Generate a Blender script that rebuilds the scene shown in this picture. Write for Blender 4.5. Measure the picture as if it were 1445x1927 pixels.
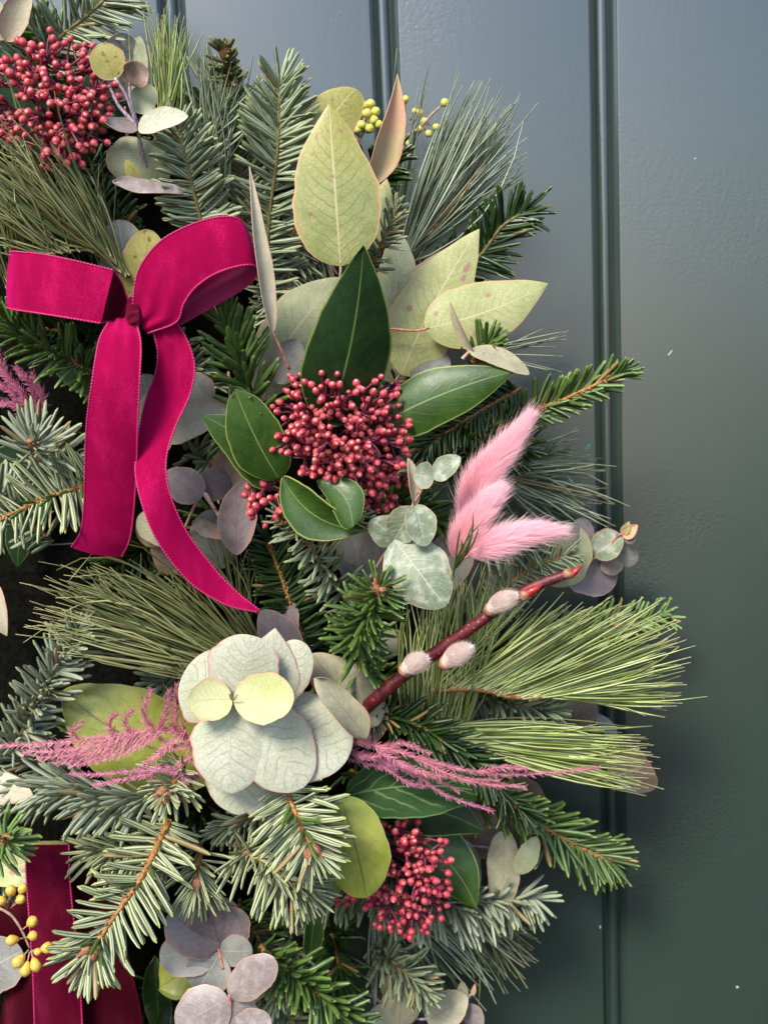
import bpy, math, random
import numpy as np
from mathutils import Vector, Matrix
for o in list(bpy.data.objects): bpy.data.objects.remove(o, do_unlink=True)
SC = bpy.context.scene
COL = SC.collection
# ------------------------------------------------------------------ camera
U = 0.00028                       # metres per photo pixel on the door
F = 2300.0                        # focal length in photo pixels
CX, CY = 722.5, 963.5
DIST = F * U
dn = np.array([1342 - CX, 16000 - CY, F]); dn /= np.linalg.norm(dn)      # world down, seen from the camera (x right, y down, z forward)
fw = np.array([0, 0, 1.0]); fw = fw - dn * fw.dot(dn); fw /= np.linalg.norm(fw)
rt = np.cross(dn, fw)
if rt[0] < 0: rt = -rt
R_ = np.array([rt, fw, -dn])      # rows: world x, y, z axes in camera coordinates
def cdir(v): return R_ @ np.array(v, float)
AX = cdir((0, 0, 1))
TARGET = np.array([0, 0, 1.40])
CAM = TARGET - AX * DIST
cam_d = bpy.data.cameras.new("camera"); cam = bpy.data.objects.new("camera", cam_d); COL.objects.link(cam)
xc, yc, zc = cdir((1, 0, 0)), cdir((0, -1, 0)), cdir((0, 0, -1))
M = Matrix(((xc[0], yc[0], zc[0], CAM[0]), (xc[1], yc[1], zc[1], CAM[1]), (xc[2], yc[2], zc[2], CAM[2]), (0, 0, 0, 1)))
cam.matrix_world = M
cam_d.sensor_fit = 'HORIZONTAL'; cam_d.sensor_width = 36; cam_d.lens = F / 1445 * 36
cam_d.clip_start = 0.01; cam_d.clip_end = 100
cam_d.dof.use_dof = True; cam_d.dof.focus_distance = DIST - 360 * U; cam_d.dof.aperture_fstop = 14
SC.camera = cam
# ------------------------------------------------------------------ light
SUN_EL, SUN_AZ = 44, -30          # sun above and to the left of the camera, behind it
w = bpy.data.worlds.new("World"); SC.world = w; w.use_nodes = True
nt = w.node_tree; nt.nodes.clear()
sky = nt.nodes.new('ShaderNodeTexSky'); sky.sky_type = 'NISHITA'; sky.sun_disc = False
sky.sun_elevation = math.radians(SUN_EL); sky.air_density = 1.0; sky.dust_density = 1.2; sky.ozone_density = 3.0
bg = nt.nodes.new('ShaderNodeBackground'); bg.inputs[1].default_value = 0.15
wo = nt.nodes.new('ShaderNodeOutputWorld'); nt.links.new(sky.outputs[0], bg.inputs[0]); nt.links.new(bg.outputs[0], wo.inputs[0])
sd = bpy.data.lights.new("sun", 'SUN'); sd.energy = 3.0; sd.angle = math.radians(19); sd.color = (1.0, 0.93, 0.82)
so = bpy.data.objects.new("sun", sd); COL.objects.link(so)
az, el = math.radians(SUN_AZ), math.radians(SUN_EL)
tosun = Vector((math.sin(az) * math.cos(el), -math.cos(az) * math.cos(el), math.sin(el)))
so.rotation_euler = (-tosun).to_track_quat('-Z', 'Y').to_euler()
sky.sun_rotation = math.atan2(tosun.x, tosun.y)
SC.view_settings.view_transform = 'Standard'; SC.view_settings.look = 'None'
SC.view_settings.exposure = 0.9; SC.view_settings.gamma = 1
SC.render.engine = 'CYCLES'
SC.cycles.max_bounces = 6; SC.cycles.transparent_max_bounces = 4
# ------------------------------------------------------------------ helpers
rng = np.random.default_rng(7)
def P(px, py, d=0.0):
    """photo pixel + height above the door (in door pixels) -> world point"""
    r = cdir((px - CX, py - CY, F)); t = (-d * U - CAM[1]) / r[1]
    return CAM + r * t
def sz(px, d): return px * U * (F - d) / F
def nrm(v): return v / (np.linalg.norm(v) + 1e-12)
def tocam(p): return nrm(CAM - p)
def rot(v, k, a):
    return v * math.cos(a) + np.cross(k, v) * math.sin(a) + k * k.dot(v) * (1 - math.cos(a))
def cr(pts, n):
    """Catmull-Rom through points, n samples"""
    p = np.array(pts, float)
    if len(p) == 2: return p[0] + (p[1] - p[0]) * np.linspace(0, 1, n)[:, None]
    q = np.vstack([2 * p[0] - p[1], p, 2 * p[-1] - p[-2]])
    t = np.linspace(0, len(p) - 1 - 1e-9, n); i = t.astype(int); f = (t - i)[:, None]
    a, b, c, d = q[i], q[i + 1], q[i + 2], q[i + 3]
    return 0.5 * ((2 * b) + (-a + c) * f + (2 * a - 5 * b + 4 * c - d) * f * f + (-a + 3 * b - 3 * c + d) * f ** 3)
def W3(pts): return [P(*p) for p in pts]
class MB:
    """collects quads (with uv) for ONE mesh"""
    def __init__(s): s.v = []; s.f = []; s.uv = []; s.n = 0
    def add(s, V, Fq, UV):
        s.v.append(np.asarray(V, float)); s.f.append(np.asarray(Fq, int) + s.n); s.uv.append(np.asarray(UV, float)[np.asarray(Fq, int).ravel()]); s.n += len(V)
    def grid(s, G, UVG, closed=False):
        a, b = G.shape[:2]; V = G.reshape(-1, 3); uv = UVG.reshape(-1, 2); fs = []
        for i in range(a - 1):
            for j in range(b if closed else b - 1):
                k = (j + 1) % b
                fs.append((i * b + j, i * b + k, (i + 1) * b + k, (i + 1) * b + j))
        s.add(V, fs, uv)
    def tube(s, pts, r, sides=6, cap=True):
        p = np.asarray(pts, float); n = len(p); r = np.broadcast_to(np.asarray(r, float), (n,)).copy()
        T = np.gradient(p, axis=0); T /= np.linalg.norm(T, axis=1)[:, None] + 1e-12
        ref = np.array([0.31, -0.9, 0.2]) if abs(T[0].dot(nrm(np.array([0.31, -0.9, 0.2])))) < 0.9 else np.array([1.0, 0, 0])
        if cap:
            p = np.vstack([p[0] , p, p[-1]]); T = np.vstack([T[0], T, T[-1]]); r = np.concatenate([[r[0] * .05], r, [r[-1] * .05]]); n += 2
        X = np.cross(T, ref); X /= np.linalg.norm(X, axis=1)[:, None] + 1e-12; Y = np.cross(T, X)
        a = np.linspace(0, 2 * np.pi, sides, endpoint=False)
        G = p[:, None, :] + r[:, None, None] * (X[:, None, :] * np.cos(a)[None, :, None] + Y[:, None, :] * np.sin(a)[None, :, None])
        uv = np.zeros((n, sides, 2)); uv[:, :, 0] = a / 6.2832; uv[:, :, 1] = np.linspace(0, 1, n)[:, None]
        s.grid(G, uv, closed=True)
    def mesh(s, name, mat, origin=(0, 0, 0), smooth=True):
        V = np.vstack(s.v) - np.asarray(origin); Fq = np.vstack(s.f); uv = np.vstack(s.uv)
        me = bpy.data.meshes.new(name); nv, nf = len(V), len(Fq)
        me.vertices.add(nv); me.vertices.foreach_set('co', V.ravel())
        me.loops.add(nf * 4); me.loops.foreach_set('vertex_index', Fq.ravel().astype(np.int32))
        me.polygons.add(nf); me.polygons.foreach_set('loop_start', np.arange(0, nf * 4, 4, dtype=np.int32))
        me.update(calc_edges=True)
        l = me.uv_layers.new(name='UVMap'); l.data.foreach_set('uv', uv.ravel())
        me.polygons.foreach_set('use_smooth', np.full(nf, smooth)); me.materials.append(mat); me.update()
        return me
def link(name, me, parent=None, loc=None, stuff=False):
    o = bpy.data.objects.new(name, me); COL.objects.link(o)
    if parent is not None: o.parent = parent
    if loc is not None: o.location = loc
    if stuff: o['kind'] = 'stuff'
    return o
def part(name, mb, mat, parent, stuff=False, smooth=True):
    """one mesh object under its thing; mesh points are stored relative to the thing"""
    return link(name, mb.mesh(name, mat, parent['_o'], smooth), parent, None, stuff)
def thing(name, label, cat, at, group=None):
    o = bpy.data.objects.new(name, None); o.empty_display_size = 0.01; COL.objects.link(o)
    o.location = at; o['label'] = label; o['category'] = cat; o['_o'] = [float(x) for x in at]
    if group: o['group'] = group
    return o
# ------------------------------------------------------------------ materials
class N:
    def __init__(s, name):
        s.m = bpy.data.materials.new(name); s.m.use_nodes = True; s.t = s.m.node_tree; s.t.nodes.clear()
        s.out = s.n('ShaderNodeOutputMaterial'); s.bs = s.n('ShaderNodeBsdfPrincipled'); s.l(s.bs.outputs[0], s.out.inputs[0])
    def n(s, k, **kw):
        x = s.t.nodes.new(k)
        for a, b in kw.items(): setattr(x, a, b)
        return x
    def l(s, a, b): s.t.links.new(a, b)
    def put(s, sock, v):
        if isinstance(v, bpy.types.NodeSocket): s.l(v, sock)
        elif isinstance(v, (tuple, list)): sock.default_value = tuple(v) + ((1,) if len(sock.default_value) == 4 and len(v) == 3 else ())
        else: sock.default_value = v
    def math(s, op, a, b=0.0, c=0.0, clamp=False):
        x = s.n('ShaderNodeMath', operation=op, use_clamp=clamp)
        for i, v in enumerate((a, b, c)): s.put(x.inputs[i], v)
        return x.outputs[0]
    def step(s, v, lo, hi, a=0.0, b=1.0):
        x = s.n('ShaderNodeMapRange', interpolation_type='SMOOTHSTEP'); s.put(x.inputs[0], v)
        for i, q in zip((1, 2, 3, 4), (lo, hi, a, b)): s.put(x.inputs[i], q)
        return x.outputs[0]
    def mix(s, f, a, b):
        x = s.n('ShaderNodeMix', data_type='RGBA'); s.put(x.inputs[0], f); s.put(x.inputs[6], a); s.put(x.inputs[7], b); return x.outputs[2]
    def noise(s, scale, detail=2, vec=None, rough=0.5):
        x = s.n('ShaderNodeTexNoise'); x.inputs['Scale'].default_value = scale; x.inputs['Detail'].default_value = detail; x.inputs['Roughness'].default_value = rough
        s.l(vec if vec is not None else s.pos(), x.inputs['Vector']); return x.outputs[0]
    def pos(s):
        if not hasattr(s, '_p'): s._p = s.n('ShaderNodeNewGeometry').outputs['Position']
        return s._p
    def uv(s):
        x = s.n('ShaderNodeUVMap'); y = s.n('ShaderNodeSeparateXYZ'); s.l(x.outputs[0], y.inputs[0]); return x.outputs[0], y.outputs[0], y.outputs[1]
    def bump(s, h, strength, dist=0.0005):
        x = s.n('ShaderNodeBump'); s.put(x.inputs['Strength'], strength); x.inputs['Distance'].default_value = dist; s.l(h, x.inputs['Height']); s.l(x.outputs[0], s.bs.inputs['Normal'])
    def rnd(s):
        a = s.n('ShaderNodeNewGeometry').outputs['Random Per Island']; b = s.n('ShaderNodeObjectInfo').outputs['Random']
        return s.math('FRACT', s.math('ADD', a, b))
    def set(s, **kw):
        for k, v in kw.items(): s.put(s.bs.inputs[k.replace('_', ' ')], v)
    def translucent(s, col, f):
        t = s.n('ShaderNodeBsdfTranslucent'); s.put(t.inputs[0], col); m = s.n('ShaderNodeMixShader'); m.inputs[0].default_value = f
        s.l(s.bs.outputs[0], m.inputs[1]); s.l(t.outputs[0], m.inputs[2]); s.l(m.outputs[0], s.out.inputs[0])
def leaf_mat(name, c1, c2, vein, edge, mid=None, rough=0.45, nv=11, k=3.2, vs=0.5, spots=None, spot_amt=0.1, trans=0.12, tip=None, bumpy=0.4, coat=0.0, net=0.35, spec=0.5, dust=0.0, brown=.5):
    m = N(name); uvv, u, v = m.uv(); x = m.math('MULTIPLY', m.math('ABSOLUTE', m.math('SUBTRACT', u, 0.5)), 2.0)
    obj = m.n('ShaderNodeObjectInfo').outputs['Random']
    n1 = m.noise(260, 3); n2 = m.noise(60, 2); n3 = m.noise(1500, 3)
    base = m.mix(m.step(m.math('ADD', n2, m.math('MULTIPLY', n1, 0.4)), 0.5, 0.9), c1, c2)
    if tip: base = m.mix(m.math('MULTIPLY', m.step(m.math('ADD', v, m.math('MULTIPLY', n2, 0.3)), 0.45, 1.1), 0.85), base, tip)
    ph = m.math('FRACT', m.math('ADD', m.math('SUBTRACT', m.math('MULTIPLY', v, nv), m.math('MULTIPLY', m.math('POWER', x, 1.25), k)), m.math('ADD', m.math('MULTIPLY', m.noise(120, 1), 0.9), m.math('MULTIPLY', m.math('GREATER_THAN', u, 0.5), 0.37))))
    d = m.math('ABSOLUTE', m.math('SUBTRACT', ph, 0.5))
    side = m.math('MULTIPLY', m.step(d, 0.0, 0.13, 1, 0), m.step(x, 0.9, 0.5, 0.0, 1.0))
    mb = m.step(x, 0.010, 0.036, 1, 0)
    vo = m.n('ShaderNodeTexVoronoi', feature='DISTANCE_TO_EDGE'); vo.inputs['Scale'].default_value = 420; m.l(m.pos(), vo.inputs['Vector'])
    netm = m.step(vo.outputs[0], 0.0, 0.12, 1, 0)
    vm = m.math('MAXIMUM', m.math('MULTIPLY', side, vs), m.math('MULTIPLY', netm, net * vs))
    col = m.mix(vm, base, vein); col = m.mix(m.math('MULTIPLY', mb, 0.85), col, mid or vein)
    col = m.mix(m.math('MULTIPLY', m.step(n3, 0.4, 0.75), 0.22), col, tuple(min(1, q * 1.6 + 0.02) for q in c2))
    if dust: col = m.mix(m.math('MULTIPLY', m.step(n1, 0.45, 0.7), dust), col, (0.62, 0.64, 0.6))
    if spots:
        sp = m.n('ShaderNodeTexVoronoi', feature='F1', voronoi_dimensions='2D'); sp.inputs['Scale'].default_value = 1; mp = m.n('ShaderNodeMapping'); mp.inputs['Scale'].default_value = (3.6, 7, 1); m.l(uvv, mp.inputs['Vector']); cb = m.n('ShaderNodeCombineXYZ'); m.l(m.math('MULTIPLY', obj, 37), cb.inputs[0]); m.l(cb.outputs[0], mp.inputs['Location']); m.l(mp.outputs[0], sp.inputs['Vector'])
        sr = m.n('ShaderNodeSeparateColor'); m.l(sp.outputs['Color'], sr.inputs[0])
        rad = m.math('MULTIPLY', m.math('SUBTRACT', sr.outputs[0], 1 - spot_amt * 3), 0.6 / max(spot_amt * 3, .01) * .55)
        msk = m.step(m.math('SUBTRACT', m.math('SUBTRACT', rad, sp.outputs['Distance']), m.math('MULTIPLY', n1, .12)), -0.06, 0.03)
        col = m.mix(m.math('MULTIPLY', msk, .8), col, spots)
    brn = m.math('MULTIPLY', m.step(m.math('ADD', x, m.math('MULTIPLY', n2, .9)), 1.30, 1.48), brown); col = m.mix(brn, col, tuple(q * .55 + .45 * w_ for q, w_ in zip(edge, (.30, .20, .10))))
    fleck = m.math('MULTIPLY', m.step(m.noise(700, 2), .70, .76), .45); col = m.mix(fleck, col, tuple(q * .45 for q in c1))
    col = m.mix(m.math('MULTIPLY', m.step(x, 0.93, 0.985), 0.9), col, edge)
    m.set(Base_Color=col, Roughness=m.math('ADD', rough, m.math('MULTIPLY', m.math('SUBTRACT', n1, .5), .3)), Coat_Weight=coat, Coat_Roughness=0.18)
    m.bs.inputs['Specular IOR Level'].default_value = spec
    h = m.math('ADD', m.math('MULTIPLY', m.math('MAXIMUM', m.math('MAXIMUM', side, mb), m.math('MULTIPLY', netm, .35)), -0.3), m.math('ADD', m.math('MULTIPLY', n1, 0.7), m.math('MULTIPLY', n3, .25))); m.bump(h, bumpy * .6, 0.0005)
    if trans: m.translucent(col, trans)
    return m.m
def needle_mat(name, dark, light, band, amt, tipc, rough=0.4, spec=0.5):
    m = N(name); uvv, u, v = m.uv(); x = m.math('MULTIPLY', m.math('ABSOLUTE', m.math('SUBTRACT', u, 0.5)), 2.0)
    r = m.rnd(); col = m.mix(r, dark, light)
    bm = m.math('MULTIPLY', m.step(x, 0.16, 0.28), m.step(x, 0.66, 0.8, 1, 0))
    bm = m.math('MULTIPLY', m.math('MULTIPLY', bm, m.step(v, 0.97, 0.9)), m.math('ADD', amt, m.math('MULTIPLY', m.noise(300, 2), 0.25 if amt > 0.1 else 0)))
    col = m.mix(m.math('MINIMUM', bm, 1.0), col, band)
    col = m.mix(m.math('MULTIPLY', m.step(v, 0.88, 0.98), 0.8), col, tipc)
    col = m.mix(m.math('MULTIPLY', m.step(v, 0.1, 0.0), 0.8), col, tipc)
    dry = m.math('GREATER_THAN', m.math('FRACT', m.math('MULTIPLY', r, 17.3)), .965); col = m.mix(m.math('MULTIPLY', dry, .75), col, (.30, .19, .07))
    m.set(Base_Color=col, Roughness=rough); m.bs.inputs['Specular IOR Level'].default_value = spec
    m.translucent(col, 0.08)
    return m.m
def plain(name, c1, c2, scale=300, rough=0.5, bump=0.3, **kw):
    m = N(name); n = m.noise(scale, 4); m.set(Base_Color=m.mix(m.step(n, .3, .7), c1, c2), Roughness=rough, **kw); m.bump(n, bump, .0006); return m.m
# needles
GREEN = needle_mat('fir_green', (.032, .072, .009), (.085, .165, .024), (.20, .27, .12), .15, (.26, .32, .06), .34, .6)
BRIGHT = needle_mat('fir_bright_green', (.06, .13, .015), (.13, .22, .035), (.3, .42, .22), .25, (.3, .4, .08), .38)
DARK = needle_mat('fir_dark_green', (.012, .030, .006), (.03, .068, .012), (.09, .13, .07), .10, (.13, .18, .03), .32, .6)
SILVER = needle_mat('fir_silver_banded', (.075, .125, .02), (.14, .19, .04), (.50, .51, .34), .85, (.42, .46, .15), .5)
NOBLE = needle_mat('fir_blue_grey', (.10, .13, .07), (.27, .31, .19), (.46, .50, .38), .5, (.42, .43, .20), .5)
NOBLED = needle_mat('fir_grey_green', (.055, .088, .035), (.17, .22, .10), (.44, .49, .33), .6, (.36, .38, .14), .42)
OLIVEN = needle_mat('fir_olive_tip', (.06, .085, .02), (.17, .19, .06), (.3, .32, .15), .2, (.42, .38, .14), .4)
PINEY = needle_mat('pine_yellow_green', (.20, .27, .04), (.64, .70, .31), (.5, .55, .3), .0, (.6, .58, .3), .38)
PINEB = needle_mat('pine_blue_green', (.075, .12, .05), (.46, .52, .36), (.5, .55, .3), .0, (.48, .48, .27), .38)
PINEO = needle_mat('pine_olive', (.05, .075, .018), (.33, .33, .14), (.5, .55, .3), .0, (.5, .46, .22), .38)
TWIG = plain('fir_twig_bark', (.16, .06, .014), (.44, .20, .05), 700, .6, .9)
TWIGG = plain('fir_green_twig', (.10, .09, .025), (.22, .17, .06), 500, .6, .6)
BUD = plain('fir_bud_brown', (.20, .07, .035), (.42, .17, .09), 900, .6, .9)
STEM = plain('eucalyptus_stem', (.33, .17, .12), (.5, .32, .24), 500, .5, .3)
STEMR = plain('eucalyptus_red_stem', (.30, .07, .05), (.5, .22, .15), 500, .45, .3)
STEMP = plain('eucalyptus_mauve_stem', (.22, .13, .17), (.5, .42, .48), 900, .6, .5)
# leaves
OLIVE = leaf_mat('leaf_olive_yellow', (.25, .28, .09), (.37, .38, .15), (.15, .19, .07), (.60, .40, .18), mid=(.60, .50, .30), rough=.42, nv=13, k=3.0, vs=.85, spots=(.30, .13, .09), spot_amt=.13, tip=(.36, .32, .05), trans=.2, net=.5)
LIME = leaf_mat('leaf_pale_lime', (.38, .40, .15), (.50, .51, .24), (.24, .28, .12), (.62, .42, .22), mid=(.64, .58, .38), rough=.42, nv=15, k=3.2, vs=.65, spots=(.44, .18, .17), spot_amt=.10, trans=.2, net=.5)
SAGE = leaf_mat('leaf_sage', (.28, .31, .17), (.41, .42, .26), (.19, .23, .13), (.5, .36, .22), mid=(.48, .42, .28), rough=.45, nv=14, k=3.0, vs=.5, trans=.15)
PEACH = leaf_mat('leaf_peach', (.66, .36, .22), (.56, .46, .22), (.74, .5, .36), (.6, .33, .2), rough=.5, nv=5, k=8, vs=.5, trans=.25)
WHITE = leaf_mat('leaf_powdery_white_green', (.40, .415, .28), (.53, .52, .41), (.25, .26, .18), (.52, .27, .22), mid=(.44, .43, .31), rough=.6, nv=8, k=2.2, vs=.7, trans=.1, bumpy=.8, spec=.3, net=.5, brown=.12)
YELL = leaf_mat('leaf_young_yellow_green', (.42, .44, .16), (.54, .53, .29), (.38, .42, .20), (.66, .40, .22), mid=(.36, .42, .18), rough=.55, nv=8, k=2.2, vs=.6, trans=.12, bumpy=.7, spec=.3)
GREY = leaf_mat('leaf_grey_green', (.13, .17, .09), (.24, .27, .17), (.40, .40, .33), (.45, .33, .22), mid=(.46, .42, .34), rough=.42, nv=8, k=2.4, vs=.28, trans=.05, bumpy=1.0, dust=.3)
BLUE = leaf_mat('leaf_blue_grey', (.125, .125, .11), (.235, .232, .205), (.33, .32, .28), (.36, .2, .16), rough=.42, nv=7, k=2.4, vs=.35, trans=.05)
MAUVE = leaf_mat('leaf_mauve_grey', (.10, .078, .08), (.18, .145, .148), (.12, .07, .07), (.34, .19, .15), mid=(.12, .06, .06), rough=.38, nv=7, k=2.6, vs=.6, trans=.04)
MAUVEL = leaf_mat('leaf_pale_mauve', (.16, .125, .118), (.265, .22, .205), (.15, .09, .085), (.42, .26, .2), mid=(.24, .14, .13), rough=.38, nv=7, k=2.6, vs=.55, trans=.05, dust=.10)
TAN = leaf_mat('leaf_tan_sage', (.24, .23, .14), (.38, .35, .23), (.18, .15, .10), (.45, .25, .14), rough=.5, nv=8, k=2.4, vs=.4, trans=.08)
CREAM = leaf_mat('leaf_cream', (.36, .33, .21), (.49, .43, .31), (.34, .28, .18), (.55, .30, .20), rough=.5, nv=8, k=2.4, vs=.55, trans=.12)
BROWN = leaf_mat('leaf_dry_brown', (.18, .12, .08), (.32, .22, .16), (.12, .07, .05), (.45, .22, .14), rough=.5, nv=8, k=2.4, vs=.4, trans=.08)
MUSTARD = leaf_mat('leaf_mustard', (.32, .30, .07), (.45, .40, .13), (.20, .21, .05), (.58, .38, .2), rough=.42, nv=7, k=2.4, vs=.5, spots=(.25, .07, .03), spot_amt=.2, trans=.15)
SKIM = leaf_mat('skimmia_leaf_green', (.018, .048, .005), (.036, .080, .010), (.05, .10, .02), (.26, .30, .07), mid=(.20, .26, .08), rough=.42, nv=8, k=3, vs=.3, trans=.03, bumpy=.5, coat=.06, net=.15, spec=.35, brown=.0)
SKIMD = leaf_mat('skimmia_leaf_dark', (.007, .022, .006), (.012, .034, .008), (.018, .045, .012), (.18, .24, .06), mid=(.12, .19, .05), rough=.45, nv=8, k=3, vs=.25, trans=.02, bumpy=.35, coat=.05, net=.1, spec=.2, brown=.0)
SKIMY = leaf_mat('skimmia_leaf_yellow_green', (.19, .22, .025), (.30, .31, .05), (.13, .16, .025), (.32, .33, .08), mid=(.09, .06, .02), rough=.4, nv=7, k=3, vs=.4, trans=.12, bumpy=.6, coat=.05, net=.15, brown=.0)
IVY = leaf_mat('ivy_leaf_veined', (.012, .040, .008), (.024, .062, .012), (.13, .19, .07), (.08, .14, .04), mid=(.16, .22, .09), rough=.6, nv=5, k=2.2, vs=.8, trans=.02, coat=.0, net=.0, spec=.12, brown=.0)
def velvet(name, c, sheen, tint, satin=False):
    m = N(name); uvv, u, v = m.uv(); pos = m.pos()
    mp = m.n('ShaderNodeMapping'); m.l(pos, mp.inputs['Vector']); mp.inputs['Scale'].default_value = (1, 1, .35)
    n1 = m.noise(3600, 4, mp.outputs[0]); n2 = m.noise(110, 3, mp.outputs[0]); n3 = m.noise(6000, 1)
    if satin:
        wv = m.math('FRACT', m.math('MULTIPLY', u, 36)); col = m.mix(m.math('MULTIPLY', wv, .25), c, tuple(q * .6 for q in c))
        m.set(Base_Color=col, Roughness=.5); m.bs.inputs['Specular IOR Level'].default_value = .18; m.bump(m.math('ADD', wv, n3), .25, .0003)
    else:
        crush = m.step(m.math('ADD', m.math('MULTIPLY', n2, .62), m.math('MULTIPLY', n1, .62)), .60, .86)
        col = m.mix(m.math('MULTIPLY', n1, .5), tuple(q * .72 for q in c), c); col = m.mix(m.math('MULTIPLY', n3, .35), col, tuple(q * .55 for q in c)); col = m.mix(m.math('MULTIPLY', crush, .6), col, (min(1, c[0] * 1.7), c[1] + .012, c[2] * 2.1))
        m.set(Base_Color=col, Roughness=.75, Sheen_Weight=m.math('ADD', sheen, m.math('MULTIPLY', crush, .5)), Sheen_Roughness=.28, Sheen_Tint=tint); m.bs.inputs['Specular IOR Level'].default_value = .06
        m.bump(m.math('ADD', m.math('MULTIPLY', n2, 1.6), m.math('MULTIPLY', n3, .6)), .8, .0006)
    return m.m
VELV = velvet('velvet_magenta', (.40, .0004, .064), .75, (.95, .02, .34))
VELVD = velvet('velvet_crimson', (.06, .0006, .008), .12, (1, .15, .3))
VELVM = velvet('velvet_plum_fold_shade', (.115, .0006, .018), .15, (1, .2, .45))  # lower bow's front strip; on the upper bow, fold shade put into colour
SATIN = velvet('ribbon_satin_back', (.26, .002, .055), 0, (1, .2, .5), True)
PICOT = plain('ribbon_picot', (.38, .006, .08), (.50, .02, .13), 2500, .5, .4)
def berry_mat():
    m = N('skimmia_bud'); uvv, u, v = m.uv(); r = m.rnd(); n = m.noise(900, 3)
    col = m.mix(r, (.31, .018, .034), (.54, .062, .085)); col = m.mix(m.step(v, .80, .97), col, (.78, .30, .24)); col = m.mix(m.step(v, .32, .08), col, (.14, .008, .03))
    col = m.mix(m.math('MULTIPLY', m.step(n, .5, .75), .35), col, (.75, .26, .24)); m.set(Base_Color=col, Roughness=.38, Subsurface_Weight=.05); m.bump(n, .5, .0004); return m.m
BERRY = berry_mat()
STALK = plain('skimmia_stalk', (.075, .006, .022), (.17, .018, .045), 600, .5, .3)
GOLD = plain('gold_bud', (.52, .30, .035), (.66, .45, .09), 700, .45, .5)
GOLDG = plain('yellow_green_bud', (.48, .44, .06), (.62, .56, .14), 900, .6, .7)
GTW = plain('bud_stem', (.28, .17, .12), (.42, .28, .2), 700, .6, .5)
WIL = plain('willow_bark_red', (.06, .004, .008), (.13, .010, .014), 420, .5, .7)
n_ = WIL.node_tree; _v = n_.nodes.new('ShaderNodeTexVoronoi'); _v.inputs['Scale'].default_value = 380; _g = n_.nodes.new('ShaderNodeNewGeometry'); n_.links.new(_g.outputs['Position'], _v.inputs['Vector']); _c = n_.nodes.new('ShaderNodeMath'); _c.operation = 'LESS_THAN'; n_.links.new(_v.outputs['Distance'], _c.inputs[0]); _c.inputs[1].default_value = .16; _b = n_.nodes['Principled BSDF']; _mx = n_.nodes.new('ShaderNodeMix'); _mx.data_type = 'RGBA'; n_.links.new(_c.outputs[0], _mx.inputs[0]); n_.links.new(_b.inputs['Base Color'].links[0].from_socket, _mx.inputs[6]); _mx.inputs[7].default_value = (.34, .14, .10, 1); n_.links.new(_mx.outputs[2], _b.inputs['Base Color'])
WILT = plain('willow_bud_red', (.26, .010, .012), (.42, .03, .025), 500, .35, .2)
WILG = plain('willow_scale_tan', (.24, .09, .05), (.36, .18, .10), 500, .5, .4)
CATK = plain('catkin_fur', (.50, .36, .30), (.64, .51, .44), 160, .9, .05)
CATW = plain('catkin_white_tip', (.75, .72, .70), (.85, .83, .82), 700, .9, .3)
def fur_mat(name, a, b):
    m = N(name); uvv, u, v = m.uv(); col = m.mix(m.math('ADD', m.math('MULTIPLY', m.rnd(), .4), m.math('MULTIPLY', v, .6)), a, b)
    m.set(Base_Color=col, Roughness=.7); m.translucent(col, .35); return m.m
PINKF = fur_mat('tail_fluff_pink', (.92, .38, .46), (.98, .70, .74))
PINKC = plain('tail_core_pink', (.75, .13, .25), (.82, .2, .33), 500, .9, .3)
PFERN = fur_mat('dyed_fern_pink', (.72, .20, .30), (.90, .45, .54))
PFERNV = fur_mat('dyed_fern_violet_pink', (.66, .16, .32), (.84, .38, .55))
MOSS_SHADE = plain('moss_gap_shade', (.002, .002, .0015), (.006, .006, .004), 400, 1.0, 1.0); MOSS_SHADE.node_tree.nodes['Principled BSDF'].inputs['Specular IOR Level'].default_value = 0.05  # moss blackened so the darkness of the open centre is painted in
def door_mat():
    m = N('door_paint_dark_green'); pos = m.pos(); mp = m.n('ShaderNodeMapping'); m.l(pos, mp.inputs['Vector']); mp.inputs['Scale'].default_value = (1, 1, .3)
    peel = m.noise(520, 3, rough=.45); brush = m.noise(330, 4, mp.outputs[0]); big = m.noise(9, 3); dust = m.noise(2400, 2)
    col = m.mix(big, (.022, .041, .032), (.028, .049, .038)); col = m.mix(m.math('MULTIPLY', m.step(dust, .72, .8), .25), col, (.1, .12, .12))
    m.set(Base_Color=col, Roughness=m.math('ADD', .30, m.math('MULTIPLY', m.noise(40, 4), .10)), Coat_Weight=1.0, Coat_Roughness=.24, Coat_IOR=1.78)
    m.bs.inputs['Specular IOR Level'].default_value = .8; m.bs.inputs['Specular Tint'].default_value = (1, .82, .92, 1)
    m.bump(m.math('ADD', m.math('MULTIPLY', peel, .8), m.math('MULTIPLY', brush, .7)), m.math('ADD', .06, m.math('MULTIPLY', m.step(m.noise(12, 2), .45, .65), .34)), .0010); return m.m
DOORM = door_mat(); CHIP = plain('paint_chip_white', (.28, .36, .33), (.42, .48, .44), 900, .7, .3)
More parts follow.
